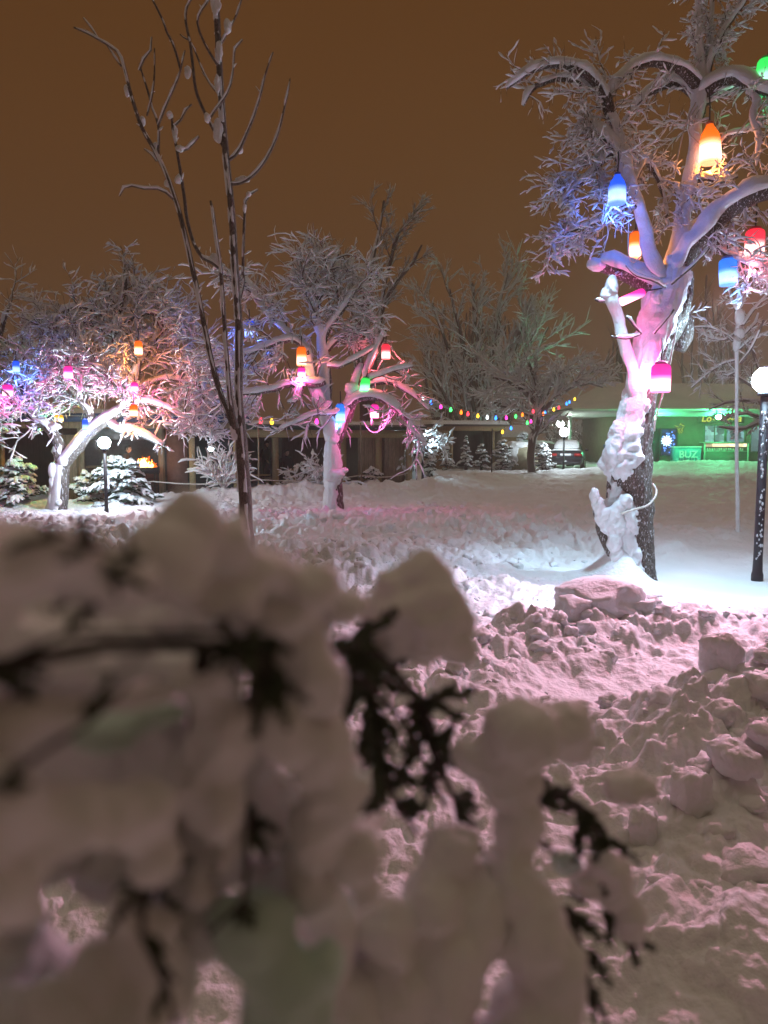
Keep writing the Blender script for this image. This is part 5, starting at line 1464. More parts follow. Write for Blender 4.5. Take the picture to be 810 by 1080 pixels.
# small hut
a, e, v, w, L, rz = facing(462, 41.0, 529, 42.0)
base = a + v * L / 2
EV = 2.22; DEP = 2.6
hut = empty('hut', base, 'small open-fronted wooden hut with snow on its flat roof among evergreens', 'hut')
m = MB(); m.box(at(L / 2, DEP, EV / 2), (L, .1, EV), rz); m.build('wall', WOOD_DARK, hut)
for s in (0, L):
    m = MB(); m.box(at(s, DEP / 2 + .05, EV / 2), (.08, DEP - .14, EV - .02), rz); m.build('wall', WOOD_GREY, hut)
m = MB(); m.box(at(sx(466), -.0, EV / 2), (.7, .07, EV - .04), rz); m.build('wall', WOOD_WARM, hut)
m = MB(); m.box(at(L / 2 - .15, DEP / 2, EV + .2), (L + .9, DEP + .9, .1), rz); m.build('roof', WOOD_DARK, hut)
m = MB(); m.box(at(L / 2, -.04, EV + .03), (L + .2, .12, .24), rz); m.build('beam', WOOD_WARM, hut)
for px in (475, 518.5):
    m = MB(); m.box(at(sx(px), -.02, EV / 2 - .06), (.16, .16, EV - .05), rz); m.build('post', WOOD_WARM, hut)
m = roof_snow(at(-.6, -.46, EV + .252), at(L + .3, -.46, EV + .252), DEP + .95, .2, 33, .06, .02, (60, 14)); m.build('roof_snow', SNOW, hut)
# distant little house past it
d = 60.0; c = np.array([PX(537, d), d, 0])
hs = empty('small_house', c, 'little pale house with a snowy pitched roof glimpsed past the hut corner', 'house')
m = MB(); m.box(c + [0, 1.5, 1.0], (3.4, 3.0, 2.0)); m.build('wall', mat_plain('ochre_wall', (.42, .32, .16), .8), hs)
m = MB(); m.box(c + [-.2, -.02, 1.0], (.7, .06, .8)); m.build('window', mat_emit('warm_window', (1, .62, .25), .9), hs)
for s in (-1, 1):
    m = MB(); m.box(c + [0, 1.5 + s * .92, 2.36], (4.0, 2.1, .14), 0, -s * .42); m.build('roof', SNOW, hs)
# ------------------------------------------------------------------ green-lit cafe
d = 50.0
X0 = PX(594, d); XW = PX(637, d); X1 = PX(1010, d)
WALL = mat_plain('olive_render', (.17, .17, .10), .8, scale=3, bump=.1)
FASC = mat_plain('pale_fascia', (.36, .39, .36), .5, bump=0)
cafe = empty('cafe', ((XW + X1) / 2, d, 0), 'long low cafe with olive walls and deep snowy roof, eaves washed in green light', 'cafe')
EV = 3.15
m = MB(); m.box(((XW + X1) / 2, d + 3, EV / 2), (X1 - XW, 6, EV)); m.build('wall', WALL, cafe)
m = MB(); m.box(((X0 + X1) / 2, d + 2.2, EV + .05), (X1 - X0, 8.2, .1)); m.build('soffit', FASC, cafe)
m = MB(); m.box(((X0 + X1) / 2, d - 1.93, EV + .2), (X1 - X0 + .04, .06, .36)); m.build('fascia', FASC, cafe)
m = MB(); m.box((X0 - .01, d + 2.2, EV + .2), (.06, 8.0, .36)); m.build('fascia', FASC, cafe)
for px in (596.5,):
    m = MB(); m.box((PX(px, d - 1.6) + .15, d - 1.6, EV / 2), (.16, .16, EV)); m.build('post', FASC, cafe)
# hipped roof under its blanket of snow
n, k = 90, 26
U, V = np.meshgrid(np.linspace(0, 1, n), np.linspace(0, 1, k), indexing='ij')
hip = 3.0
xx = X0 + U * (X1 - X0) + (1 - U) ** 8 * 0; yy = d - 1.98 + V * 8.3
zz = EV + .42 + 1.85 * np.minimum(1, np.minimum(V * 8.3 / 4.2, (1 - V) * 8.3 / 4.1)) * np.minimum(1, (xx - X0) / hip + .02) + .14 * np.clip(np.minimum(V, 1 - V) * 40, 0, 1) * (fbm(xx * .8, yy * .8, 3))
ROOFSNOW = mat_snow('roof_snow', (.62, .58, .50), .3, 8, .03, .08, .6)
m = MB(); m.grid(xx, yy, zz)
# drop edge faces
ed = np.stack([xx[:, 0], yy[:, 0], zz[:, 0]], -1); m.quadstrip(np.stack([ed, ed - [0, 0, .1]], 1), False, False)
m.build('roof', ROOFSNOW, cafe)
GLASSM = mat_plain('dark_glass', (.02, .03, .035), .08, bump=0)


def lit_window(px0, px1, py0, py1, mat, frame, parent=cafe, bars=0, name='window'):
    y = d - .03
    A_ = P(px0, py0, y); B_ = P(px1, py1, y)
    c = (A_ + B_) / 2; wx = B_[0] - A_[0]; hz = A_[2] - B_[2]
    m = MB()
    for s in (-1, 1):
        m.box(c + [s * wx / 2, 0, 0], (.08, .10, hz + .16)); m.box(c + [0, 0, s * (hz / 2 + .04)], (wx - .082, .09, .08))
    for q_ in range(bars): m.box(c + [wx * ((q_ + 1) / (bars + 1) - .5), .005, 0], (.06, .07, hz - .002))
    w_ = m.build(name, frame, parent)
    m = MB(); m.box(c + [0, .01, 0], (wx - .085, .03, hz - .005)); g_ = m.build('pane', mat, w_)
    return w_


def mat_window(name, c, s, scale, thr=.5):
    """a lit room seen through the pane: shelves and goods as irregular bright and dark blocks"""
    N = NT(name); tc = N.n('ShaderNodeTexCoord'); mp = N.n('ShaderNodeMapping'); mp.inputs['Scale'].default_value = (1.0, 1, 1.6)
    vo = N.n('ShaderNodeTexVoronoi', distance='CHEBYCHEV'); vo.inputs['Scale'].default_value = scale
    N.l(tc.outputs['Object'], mp.inputs['Vector']); N.l(mp.outputs['Vector'], vo.inputs['Vector'])
    sp = N.n('ShaderNodeSeparateXYZ'); N.l(vo.outputs['Color'], sp.inputs[0])
    e = N.n('ShaderNodeEmission')
    N.l(ramp(N, sp.outputs['X'], [(0.0, tuple(.15 * k for k in c)), (thr, tuple(.55 * k for k in c)), (1.0, c)]), e.inputs['Color'])
    e.inputs['Strength'].default_value = s
    N.l(e.outputs['Emission'], N.out.inputs['Surface'])
    return N.m


FRAME_G = mat_plain('green_window_frame', (.12, .2, .12), .5, bump=0)
lit_window(743, 764, 449, 466, mat_window('lit_room_one', (.35, .8, .68), 1.0, 2.4), FRAME_G, bars=1)
lit_window(766, 785, 449, 466, mat_window('lit_room_two', (.30, .62, .66), .9, 1.6), FRAME_G)
lit_window(792, 808, 450, 476, mat_window('lit_room_three', (.30, .58, .58), .8, 1.5), FRAME_G)
lit_window(812, 840, 450, 476, mat_window('lit_room_four', (.28, .55, .5), .4, 1.5), FRAME_G)
lit_window(697, 713, 453, 480, mat_window('blue_decorated_door', (.05, .10, .26), .9, 3.5, .8), mat_plain('dark_frame', (.03, .04, .05), .5, bump=0), bars=0, name='door')
lit_window(686, 695, 453, 488, GLASSM, mat_plain('dark_frame_two', (.03, .04, .05), .5, bump=0), name='door')
# star of white bulbs in the blue door
c = P(703, 465, d - .14)
star = empty('star_light', c, 'bluish white star of small bulbs shining in the blue cafe door', 'light')
m = MB()
for kx in range(6):
    t = kx * PI / 6
    tube(m, np.array([c - np.array([math.cos(t), 0, math.sin(t)]) * .36, c, c + np.array([math.cos(t), 0, math.sin(t)]) * .36]), np.array([.012, .06, .012]), 6)
m.build('burst', mat_emit('cold_star', (.55, .75, 1.0), 7), star)
m = MB(); rs = np.random.default_rng(3)
for kx in range(42):
    q_ = P(698 + 14 * rs.random(), 455 + 24 * rs.random(), d - .1); m.ico(q_, .035 + .03 * rs.random(), 1, 0)
m.build('bulb_net', mat_emit('blue_sparks', (.12, .3, 1.0), 2.2), star)
# display counter
A_ = P(741, 468, d - .5); B_ = P(786, 490, d - .5)
wx = B_[0] - A_[0]; c = np.array([(A_[0] + B_[0]) / 2, d - .5, 0])
cnt = empty('display_counter', c, 'glass display counter with a warm lit shelf under the cafe windows', 'counter')
FR = mat_plain('pale_green_frame', (.35, .5, .36), .4, bump=0)
m = MB(); m.box(c + [0, .05, .45], (wx - .1, .7, .9)); m.build('body', mat_planks('counter_slats', (.10, .16, .10), .16), cnt)
for s in (-1, 1):
    m = MB(); m.box(c + [s * wx / 2, -.32, .75], (.09, .09, 1.5)); m.build('post', FR, cnt)
m = MB(); m.box(c + [0, -.02, 1.49], (wx + .1, .8, .06)); m.build('top', FR, cnt)
m = MB(); m.box(c + [0, -.30, .93], (wx - .1, .06, .06)); m.build('rail', FR, cnt)
m = MB(); m.box(c + [0, -.22, 1.32], (wx - .14, .05, .20)); m.build('lit_sign', mat_window('warm_shelf', (1.0, .86, .5), 2.4, 1.4, .25), cnt)
m = MB()
for kx in range(16):
    x = c[0] - wx / 2 + .2 + (wx - .4) * (kx + .5) / 16; m.lathe((x, d - .62, .905), [(1e-3, 0), (.06, 0), (.06, .12 + .1 * rs.random()), (.02, .24), (1e-3, .25)], 8)
m.build('goods', mat_plain('pale_goods', (.5, .5, .42), .4, var=.5, scale=4, bump=0), cnt)


def lettering(parent, text, c, size, mat, ext=.01, slant=0.0, name='lettering', rz_=0.0):
    cu = bpy.data.curves.new(name, 'FONT'); cu.body = text; cu.size = size; cu.align_x = 'CENTER'; cu.align_y = 'CENTER'; cu.extrude = ext; cu.shear = slant
    cu.offset = size * .018
    o = bpy.data.objects.new('tmp', cu); COL.objects.link(o)
    dg = bpy.context.evaluated_depsgraph_get(); me = bpy.data.meshes.new_from_object(o.evaluated_get(dg))
    bpy.data.objects.remove(o)
    me.transform(Matrix.Translation(Vector(c)) @ Matrix.Rotation(rz_, 4, 'Z') @ Matrix.Rotation(PI / 2, 4, 'X'))
    me.materials.clear(); me.materials.append(mat); me.name = name
    ob = bpy.data.objects.new(name, me); COL.objects.link(ob)
    if parent is not None:
        off = Vector((0, 0, 0)); p = parent
        while p is not None: off += p.location; p = p.parent
        me.transform(Matrix.Translation(-off)); ob.parent = parent
    return ob


# ice box
A_ = P(713, 472, d - 1.3); B_ = P(739, 491, d - 1.3); wx = B_[0] - A_[0]; hz = A_[2]; c = np.array([(A_[0] + B_[0]) / 2, d - 1.3, 0])
ice = empty('ice_box', c, 'turquoise ice chest with white letters BUZ and dripping icicles, against the cafe wall', 'freezer')
TEAL = mat_plain('turquoise_paint', (.02, .30, .34), .35, bump=0); TEAL2 = mat_plain('pale_turquoise_paint', (.10, .36, .42), .35, bump=0)
WHITEP = mat_plain('white_paint', (.78, .8, .8), .5, bump=0)
m = MB(); m.box(c + [0, .45, hz / 2], (wx, .9, hz)); m.build('body', TEAL, ice)
m = MB(); m.box(c + [-.02, -.012, hz * .24], (wx * .94, .02, hz * .42)); m.build('front_panel', TEAL2, ice)
m = MB(); m.box(c + [0, .45, hz + .03], (wx + .06, .96, .06)); m.build('lid', WHITEP, ice)
lettering(ice, 'BUZ', (c[0] - .02, c[1] - .03, hz * .62), .62, WHITEP, .012)
m = MB()
for kx in range(7):
    x = c[0] - wx * .36 + wx * .11 * kx; ln = .18 + .3 * rs.random()
    tube(m, np.array([[x, c[1] - .03, hz * .46], [x, c[1] - .03, hz * .46 - ln * .6], [x, c[1] - .03, hz * .46 - ln]]), np.array([.06, .05, .01]), 6)
m.build('icicle_print', mat_plain('dark_teal_print', (.02, .12, .16), .4, bump=0), ice)

# shop sign: loose yellow script, mostly behind the branches
c = P(761, 441, d - .2)
YEL = mat_emit('yellow_neon', (.75, .85, .12), 1.0)
sg = empty('shop_sign', c, 'yellow green script sign above the lit cafe windows, partly behind the flood lamp', 'sign')
m = MB(); m.box(c + [0, .1, 0], (3.0, .05, .62)); m.build('board', mat_plain('sign_board', (.06, .09, .04), .6, bump=0), sg)
o1 = P(745, 441.5, d - .2); lettering(sg, 'Lo', (o1[0], d - .19, o1[2]), .62, YEL, .015, .2)
o1 = P(780, 441.5, d - .2); lettering(sg, 'a', (o1[0], d - .19, o1[2]), .62, YEL, .015, .2)
m = MB(); q_ = np.array([P(752 + kx, 442 + .9 * math.sin(kx * 1.3), d - .2) for kx in range(0, 26)]); tube(m, q_, .035, 6); m.build('script_stroke', YEL, sg)
c = P(718, 452, d - .12)
sg = empty('wall_decal', c, 'small yellow green leaf-shaped lit emblem on the cafe wall over the ice chest', 'sign')
m = MB()
for kx in range(11):
    a0 = rs.random() * 6.28; r0 = .1 + .32 * rs.random(); q_ = c + np.array([math.cos(a0) * r0, 0, math.sin(a0) * r0 * .9]); a1 = rs.random() * 3.14
    dd = np.array([math.cos(a1), 0, math.sin(a1)]) * (.08 + .08 * rs.random()); tube(m, np.array([q_ - dd, q_, q_ + dd]), np.array([.008, .028, .008]), 6)
m.build('strokes', mat_emit('dim_yellow', (.55, .72, .1), .75), sg)
c = P(647.5, 452.5, d - .1)
sg = empty('exit_sign', c, 'small glowing green sign on the plain end of the cafe wall', 'sign')
m = MB(); m.box(c, (.62, .06, .14), 0); m.build('housing', mat_plain('sign_housing', (.05, .12, .06), .5, bump=0), sg)
m = MB()
for kx in range(5): m.box(c + [-.22 + .11 * kx, -.04, .01 * (kx % 2)], (.085, .02, .09))
m.build('symbols', mat_emit('green_sign', (.05, 1.0, .3), 1.3), sg)

# green flood lamp and the white one under the eaves
GREEN_L = mat_emit('green_flood', (.08, 1.0, .38), 1300.0)
c = P(758, 440, d - 2.35)
fl = empty('flood_lamp', c, 'green flood lamp glaring at the cafe eaves above the windows', 'lamp')
m = MB(); m.ico(c, .16, 3, 0, 1, (1, .7, .9)); m.build('lens', GREEN_L, fl)
m = MB(); m.box(c + [0, .24, .0], (.34, .22, .28)); m.build('housing', DARK_METAL, fl)
m = MB(); m.box(c + [0, .30, .22], (.06, .05, .36)); m.build('bracket', DARK_METAL, fl)
c = P(690, 441, d - 2.35)  # added second green lamp, unseen behind the trunk
fl = empty('flood_lamp', c, 'second green lamp added on the cafe eaves, unseen behind the big trunk', 'lamp')
m = MB(); m.ico(c, .14, 3, 0, 1, (1, .7, .9)); m.build('lens', GREEN_L, fl)
m = MB(); m.box(c + [0, .24, 0], (.34, .22, .28)); m.build('housing', DARK_METAL, fl)
c = P(591, 447, d - 1.6)
fl = empty('eaves_lamp', c, 'round white lamp hanging at the open corner of the cafe eaves', 'lamp')
m = MB(); m.ico(c, .22, 3, 0, 1, (1, 1, .9)); m.build('globe', mat_emit('eaves_white', (.85, 1.0, .92), 130.0), fl)
m = MB(); m.lathe(c + [0, 0, .19], [(.07, 0), (.07, .08), (.02, .1), (.02, max(.15, EV - c[2] - .1))], 10); m.build('stem', DARK_METAL, fl)

# ------------------------------------------------------------------ parked car, tail towards us
PAINT = mat_plain('dark_car_paint', (.012, .014, .02), .18, 0, bump=0, spec=.7)
TYRE = mat_plain('tyre', (.02, .02, .02), .9, bump=0)


def car(c, rz_, label, paint, snow_on=True):
    root = empty('parked_car', c, label, 'car', 'parked cars'); root.rotation_euler = (0, 0, rz_)

    def put(m, name, mat, par=None):
        ob = m.build(name, mat); ob.parent = par or root
        return ob
    # body lofted along its length: y = -2.3 tail ... 2.3 nose; stations (y, half width, sill, shoulder)
    st = [(-2.28, .62, .42, .80), (-2.22, .80, .34, .92), (-2.05, .86, .30, 1.00), (-1.6, .90, .26, 1.02), (-.8, .915, .24, .98), (.2, .915, .24, .95), (1.1, .91, .26, .92), (1.8, .86, .28, .84), (2.2, .74, .34, .70), (2.3, .55, .42, .60)]
    st = np.array(st); y = np.linspace(-2.28, 2.3, 44)
    S = np.stack([np.interp(y, st[:, 0], st[:, k]) for k in range(1, 4)], -1)
    rings = []
    for yy_, (hw, lo, hi) in zip(y, S):
        mid = lo + (hi - lo) * .55
        prof = [(-hw * .9, lo), (-hw * .98, lo + .08), (-hw, mid), (-hw * .97, hi - .1), (-hw * .88, hi - .02), (-hw * .5, hi + .02), (0, hi + .03), (hw * .5, hi + .02), (hw * .88, hi - .02), (hw * .97, hi - .1), (hw, mid), (hw * .98, lo + .08), (hw * .9, lo), (0, lo - .01)]
        rings.append([(px_, yy_, pz_) for px_, pz_ in prof])
    m = MB(); m.quadstrip(np.array(rings)); put(m, 'body', paint)
    # cabin
    cs = [(-1.62, .70, 1.0, .02), (-1.15, .68, 1.0, .36), (-.85, .655, 1.0, .44), (-.2, .64, 1.0, .47), (.3, .645, .98, .44), (.75, .68, .96, .22), (1.05, .72, .93, .02)]
    cs = np.array(cs); y2 = np.linspace(-1.62, 1.05, 26); S2 = np.stack([np.interp(y2, cs[:, 0], cs[:, k]) for k in range(1, 4)], -1)
    rings = []
    for yy_, (hw, z0, hh_) in zip(y2, S2):
        b0 = .80 - .1 * abs(yy_ / 2)
        rings.append([(-b0, yy_, z0 - .05), (-hw * .98, yy_, z0 + hh_ * .8), (-hw * .88, yy_, z0 + hh_ * .95), (-hw * .4, yy_, z0 + hh_), (hw * .4, yy_, z0 + hh_), (hw * .88, yy_, z0 + hh_ * .95), (hw * .98, yy_, z0 + hh_ * .8), (b0, yy_, z0 - .05)])
    m = MB(); m.quadstrip(np.array(rings)); put(m, 'cabin', paint)
    m = MB(); V4 = np.array([(-.6, -1.50, 1.09), (.6, -1.50, 1.09), (.52, -1.17, 1.345), (-.52, -1.17, 1.345)]); V4b = V4 + [0, -.012, .012]
    m.add(np.vstack([V4, V4b]), [[4, 5, 6, 7], [0, 3, 2, 1], [0, 1, 5, 4], [1, 2, 6, 5], [2, 3, 7, 6], [3, 0, 4, 7]]); put(m, 'rear_window', GLASSM)
    for s in (-1, 1):
        m = MB(); V4 = np.array([(s * .765, -1.1, 1.03), (s * .775, .7, 1.0), (s * .66, .35, 1.34), (s * .665, -.9, 1.36)]); V4b = V4 + [s * .012, 0, .004]
        m.add(np.vstack([V4, V4b]), [[4, 5, 6, 7], [0, 3, 2, 1], [0, 1, 5, 4], [1, 2, 6, 5], [2, 3, 7, 6], [3, 0, 4, 7]]); put(m, 'side_window', GLASSM)
        m = MB(); m.box((s * .62, -2.245, .80), (.36, .10, .14)); put(m, 'tail_light', mat_plain('red_lens', (.30, .012, .012), .2, bump=0))
        m = MB(); m.box((s * .99, .55, 1.02), (.16, .10, .11)); put(m, 'wing_mirror', paint)
        m = MB(); m.lathe((s * .45, -2.3, .30), [(.045, 0), (.045, .12), (1e-3, .12)], 12, (0, 1, 0)); put(m, 'exhaust', DARK_METAL)
        for wy in (-1.35, 1.4):
            m = MB(); m.lathe((s * .92 - (.2 if s > 0 else 0), wy, .32), [(1e-3, 0), (.30, 0), (.33, .03), (.33, .18), (.30, .2), (1e-3, .2)], 26, (1, 0, 0)); wl = put(m, 'wheel', TYRE)
            m = MB(); m.lathe((s * .925, wy, .32), [(1e-3, 0), (.20, 0), (.205, .01), (1e-3, .012)], 18, (s, 0, 0)); put(m, 'rim', WHITEP, wl)
    m = MB(); m.box((0, -2.29, .43), (1.5, .16, .22)); put(m, 'bumper', paint)
    m = MB(); m.box((0, -2.30, .80), (.54, .03, .13)); put(m, 'number_plate', mat_plain('plate', (.75, .78, .8), .4, bump=0))
    if snow_on:
        m = MB(); n_ = 20
        U, V = np.meshgrid(np.linspace(-1, 1, n_), np.linspace(-1.5, .5, n_), indexing='ij')
        hz_ = np.interp(V, cs[:, 0], cs[:, 2] + cs[:, 3]); hw_ = np.interp(V, cs[:, 0], cs[:, 1]) * .93
        ed_ = np.clip(np.minimum(1 - np.abs(U), np.minimum(V + 1.5, .5 - V) * 1.2) * 6, 0, 1)
        m.grid(U * hw_, V, hz_ - .035 * np.abs(U) ** 4 + .005 + ed_ * (.08 + .05 * fbm(U * 3, V * 3, 2))); put(m, 'snow_cover', SNOW)
        m = MB(); U, V = np.meshgrid(np.linspace(-1, 1, n_), np.linspace(-2.16, -1.55, 10), indexing='ij')
        ed_ = np.clip(np.minimum(1 - np.abs(U), np.minimum(V + 2.16, -1.55 - V) * 2) * 5, 0, 1)
        m.grid(U * .76, V, 1.03 + ed_ * (.05 + .03 * fbm(U * 3, V * 5, 2))); put(m, 'snow_cover', SNOW)
    return root


cx_, cy_ = PX(608.5, 39.6), 41.9
car((cx_, cy_, gz1(cx_, cy_) + .02), -.28, 'dark saloon car with snow-covered roof and pale number plate, tail towards the park', PAINT)
cx_, cy_ = PX(577, 44.5), 46
car((cx_, cy_, gz1(cx_, cy_) + .02), -1.1, 'reddish brown car half hidden by tree stems next to the dark saloon', mat_plain('maroon_paint', (.16, .05, .045), .25, bump=0, spec=.6))
c = np.array([PX(641.5, 49.2), 49.2, 0])
bn = empty('waste_bin', c, 'blue upright waste bin by the corner of the cafe wall', 'bin')
BLUEP = mat_plain('blue_plastic', (.015, .06, .26), .45, bump=0)
m = MB(); rings = [[(sx_ * (.24 + .06 * z / 1.2), sy_ * (.26 + .07 * z / 1.2), z) for sx_, sy_ in ((-1, -1), (1, -1), (1, 1), (-1, 1))] for z in (.06, .6, 1.22)]
m.quadstrip(np.array(rings) + c); m.build('body', BLUEP, bn, False)
m = MB(); m.box(c + [0, .02, 1.28], (.66, .74, .1), 0, .06); m.build('lid', BLUEP, bn, False)
m = MB(); m.ico(c + [0, 0, 1.36], .34, 3, .2, 1.5, (1, 1, .25)); m.build('snow_cap', SNOW, bn)
# ------------------------------------------------------------------ snow-laden conifer boughs right in front of the lens
NB_ = [  # each cushion of snow: (px, py, distance, radius px, squash x, squash z)
    [(-70, 590, .20, 90, 1.2, .8), (30, 592, .205, 54, 1.4, .8), (115, 612, .22, 40, 1.5, .75), (-20, 640, .20, 46, 1.3, .7)],
    [(175, 596, .24, 44, 1.1, .95), (205, 552, .25, 30, .9, 1.2), (194, 531, .26, 15, 1, 1), (235, 575, .26, 34, 1.1, 1), (275, 600, .27, 32, 1.2, .8), (322, 618, .28, 30, 1.2, .8), (362, 640, .29, 18, 1.2, .9), (225, 630, .26, 38, 1.3, .7)],
    [(290, 648, .28, 34, 1.2, .8), (318, 690, .285, 34, .9, 1.2), (330, 720, .285, 32, .9, 1.1)],
    [(300, 770, .28, 32, 1, 1.2), (335, 790, .29, 36, .9, 1.3), (352, 850, .29, 38, 1, 1.2), (378, 900, .30, 30, 1, 1.2), (330, 880, .29, 34, 1, 1.2), (385, 935, .31, 20, .8, 1.2), (320, 930, .30, 30, 1, 1.2)],
    [(215, 720, .27, 34, 1.2, 1), (225, 780, .27, 40, 1.0, 1.3), (228, 850, .27, 36, 1, 1.3), (240, 900, .275, 24, .8, 1.4), (200, 830, .27, 34, 1, 1.2), (215, 930, .28, 18, .7, 1.5)],
    [(-20, 765, .2, 40, 1.6, .6), (60, 752, .21, 34, 1.8, .5), (130, 738, .24, 26, 1.6, .5), (170, 730, .25, 22, 1.5, .6)],
    [(-40, 850, .19, 70, 1.3, .9), (40, 865, .205, 52, 1.4, .9), (100, 860, .215, 44, 1.2, .9), (150, 850, .23, 38, 1.1, 1), (165, 890, .235, 32, .9, 1.2), (-30, 930, .19, 60, 1.1, 1.0), (20, 950, .195, 36, .9, 1.2)],
    [(150, 1000, .26, 34, .8, 1.3), (175, 1040, .265, 34, .8, 1.4), (100, 1040, .25, 40, .8, 1.2), (60, 1075, .24, 40, .9, 1.2), (130, 1090, .25, 50, 1, 1.2), (130, 960, .255, 20, .8, 1.2)],
    [(438, 614, .405, 34, 1.05, .8), (415, 618, .40, 26, 1, .9), (455, 632, .40, 30, 1, .9), (480, 655, .40, 24, 1, .9), (410, 670, .40, 30, 1, 1), (424, 648, .40, 40, 1.0, 1), (450, 660, .40, 42, 1.05, .9), (478, 668, .40, 24, 1, .9), (474, 680, .40, 24, 1.2, .8), (400, 640, .40, 18, .9, 1.2), (490, 690, .40, 12, 1.2, .8)],
    [(550, 772, .40, 44, 1.05, .8), (592, 772, .41, 32, 1, 1), (508, 800, .40, 30, 1.2, .8), (535, 820, .40, 32, 1, 1.1), (610, 785, .42, 20, .9, 1)],
    [(545, 875, .40, 32, .75, 1.3), (535, 935, .39, 44, .9, 1.1), (560, 985, .385, 48, .8, 1.3), (585, 1030, .38, 38, .8, 1.6), (560, 1090, .38, 60, .9, 1.2), (560, 1180, .38, 90, 1, 1.4)],
    [(500, 960, .38, 48, .9, 1.2), (455, 955, .37, 42, .9, 1.2), (470, 1020, .37, 60, .9, 1.3), (410, 1040, .36, 56, .9, 1.3), (440, 1120, .37, 80, 1.2, 1), (475, 900, .38, 34, 1.1, .8), (405, 980, .35, 34, 1, 1)],
    [(667, 830, .43, 28, 1.05, .8), (650, 828, .43, 20, 1, .9), (686, 832, .43, 16, 1, 1)],
    [(652, 932, .42, 25, .9, 1.3), (664, 965, .42, 21, .8, 1.4), (638, 912, .42, 18, 1, 1), (671, 990, .42, 11, .8, 1.4), (622, 935, .42, 13, 1.2, .9)],
    [(70, 780, .30, 60, 1.5, .8), (-30, 760, .28, 60, 1.2, 1), (160, 780, .31, 50, 1.2, 1), (150, 860, .31, 50, 1.1, 1.1), (30, 880, .29, 60, 1.3, .9), (250, 800, .31, 40, 1, 1.6), (290, 860, .32, 36, 1, 1.5), (20, 1000, .28, 36, .8, 1.3), (-20, 1060, .27, 60, 1, 1)],
    [(130, 905, .30, 46, 1.3, .9), (200, 960, .30, 46, .9, 1.2), (40, 1030, .29, 50, 1, 1.2), (120, 1060, .30, 60, 1, 1.1), (340, 990, .34, 40, .9, 1.4), (360, 1070, .35, 60, .9, 1.2), (0, 930, .28, 46, 1, 1)],
    [(90, 650, .31, 50, 1.8, .6), (215, 655, .31, 44, 1.5, .7), (320, 650, .32, 30, 1.2, 1), (40, 720, .30, 46, 1.8, .6), (225, 890, .31, 50, .9, 1.2), (290, 940, .32, 34, 1, 1.2), (170, 930, .31, 36, 1, 1), (355, 820, .33, 30, 1, 1.5), (-20, 690, .28, 50, 1.5, 1)],
    [(60, 690, .29, 60, 1.8, .5), (180, 700, .30, 50, 1.5, .6), (300, 690, .33, 40, 1, 1)],
    [(340, 1180, .32, 60, 1, 1.4), (150, 1200, .28, 90, 1.2, 1.4), (0, 1200, .24, 120, 1.2, 1.4), (-120, 1000, .2, 100, 1, 2)],
]
root = empty('snowy_conifer', (-.75, .42, 0), 'conifer boughs smothered in thick blurred snow close before the viewer', 'tree')
root.location.z = gz1(-.75, .42) - .03
i = 0
for grp in NB_:
    g = MB()
    for (px, py, d, r, sx_, sz_) in grp:
        i += 1; k = r * d / FPX
        g.ico(P(px, py, d), k, 3, .2, 1.8, (sx_, 1.0, sz_), 2.3 * i)
        for e in range(2):      # crumbs and tufts standing off the cushion
            a_ = rng.random() * 6.28; o_ = np.array([math.cos(a_) * sx_, rng.normal() * .5, math.sin(a_) * sz_]) * k * .86
            g.ico(P(px, py, d) + o_, k * (.25 + .2 * rng.random()), 2, .3, 2, (1, 1, 1), i + e)
    out_ = MB(); remesh_into(out_, g, .0026, .008, 40, 7)
    V = out_.v[0]
    out_.v[0] = V + (np.stack([fbm3(V * 170 + 9 * k, 3) for k in range(3)], -1) - .5) * .004
    out_.build('snow_load', SNOW_F, root)

wood = MB(); fol = MB()
r0 = np.array(root.location)
# stem and boughs reaching into the picture
stem = np.array([r0, r0 + [.02, -.02, .5], r0 + [.06, -.05, 1.0], r0 + [.10, -.08, 1.45], r0 + [.12, -.1, 2.0]])
tube(wood, resample(stem, .05), np.linspace(.035, .02, len(resample(stem, .05))), 10)


def bough(p0, way, r):
    pts = [np.asarray(p0)] + [P(*w) for w in way]
    q = resample(np.array(pts), .015)
    tube(wood, q, np.linspace(r, r * .3, len(q)), 8)
    return q


def spray(q, n, L, t0=.1, t1=1.0, droop=-.25, dens=1.0, rs_=1.0):
    """flat sprays of short scaly shoots along a bough"""
    T = tangents(q)
    for k in range(n):
        i = int((t0 + (t1 - t0) * (k + rng.random()) / n) * (len(q) - 1))
        d0 = rot_about(T[i], rnd_perp(T[i]), math.radians(35 + 35 * rng.random())) + np.array([0, 0, droop * rng.random() * 2])
        d0 /= np.linalg.norm(d0); ln = L * (.6 + .8 * rng.random())
        s = np.linspace(0, 1, 7)[:, None]
        sh = q[i] + d0 * ln * s + np.array([0, 0, droop * .35 * ln]) * s ** 2
        tube(fol, sh, np.array([.0022, .0024, .0024, .0022, .002, .0016, .0008]) * rs_, 5)
        Ts = tangents(sh)
        for j in range(1, 7):
            for e in range(int(3 * dens)):
                dd = rot_about(Ts[j], rnd_perp(Ts[j]), math.radians(32 + 18 * rng.random()))
                l2 = ln * .32 * (1.1 - j / 8) * (.7 + .6 * rng.random())
                p_ = sh[j]
                tube(fol, np.array([p_, p_ + dd * l2 * .55, p_ + dd * l2]), np.array([.0022, .0026, .0009]) * rs_, 4)


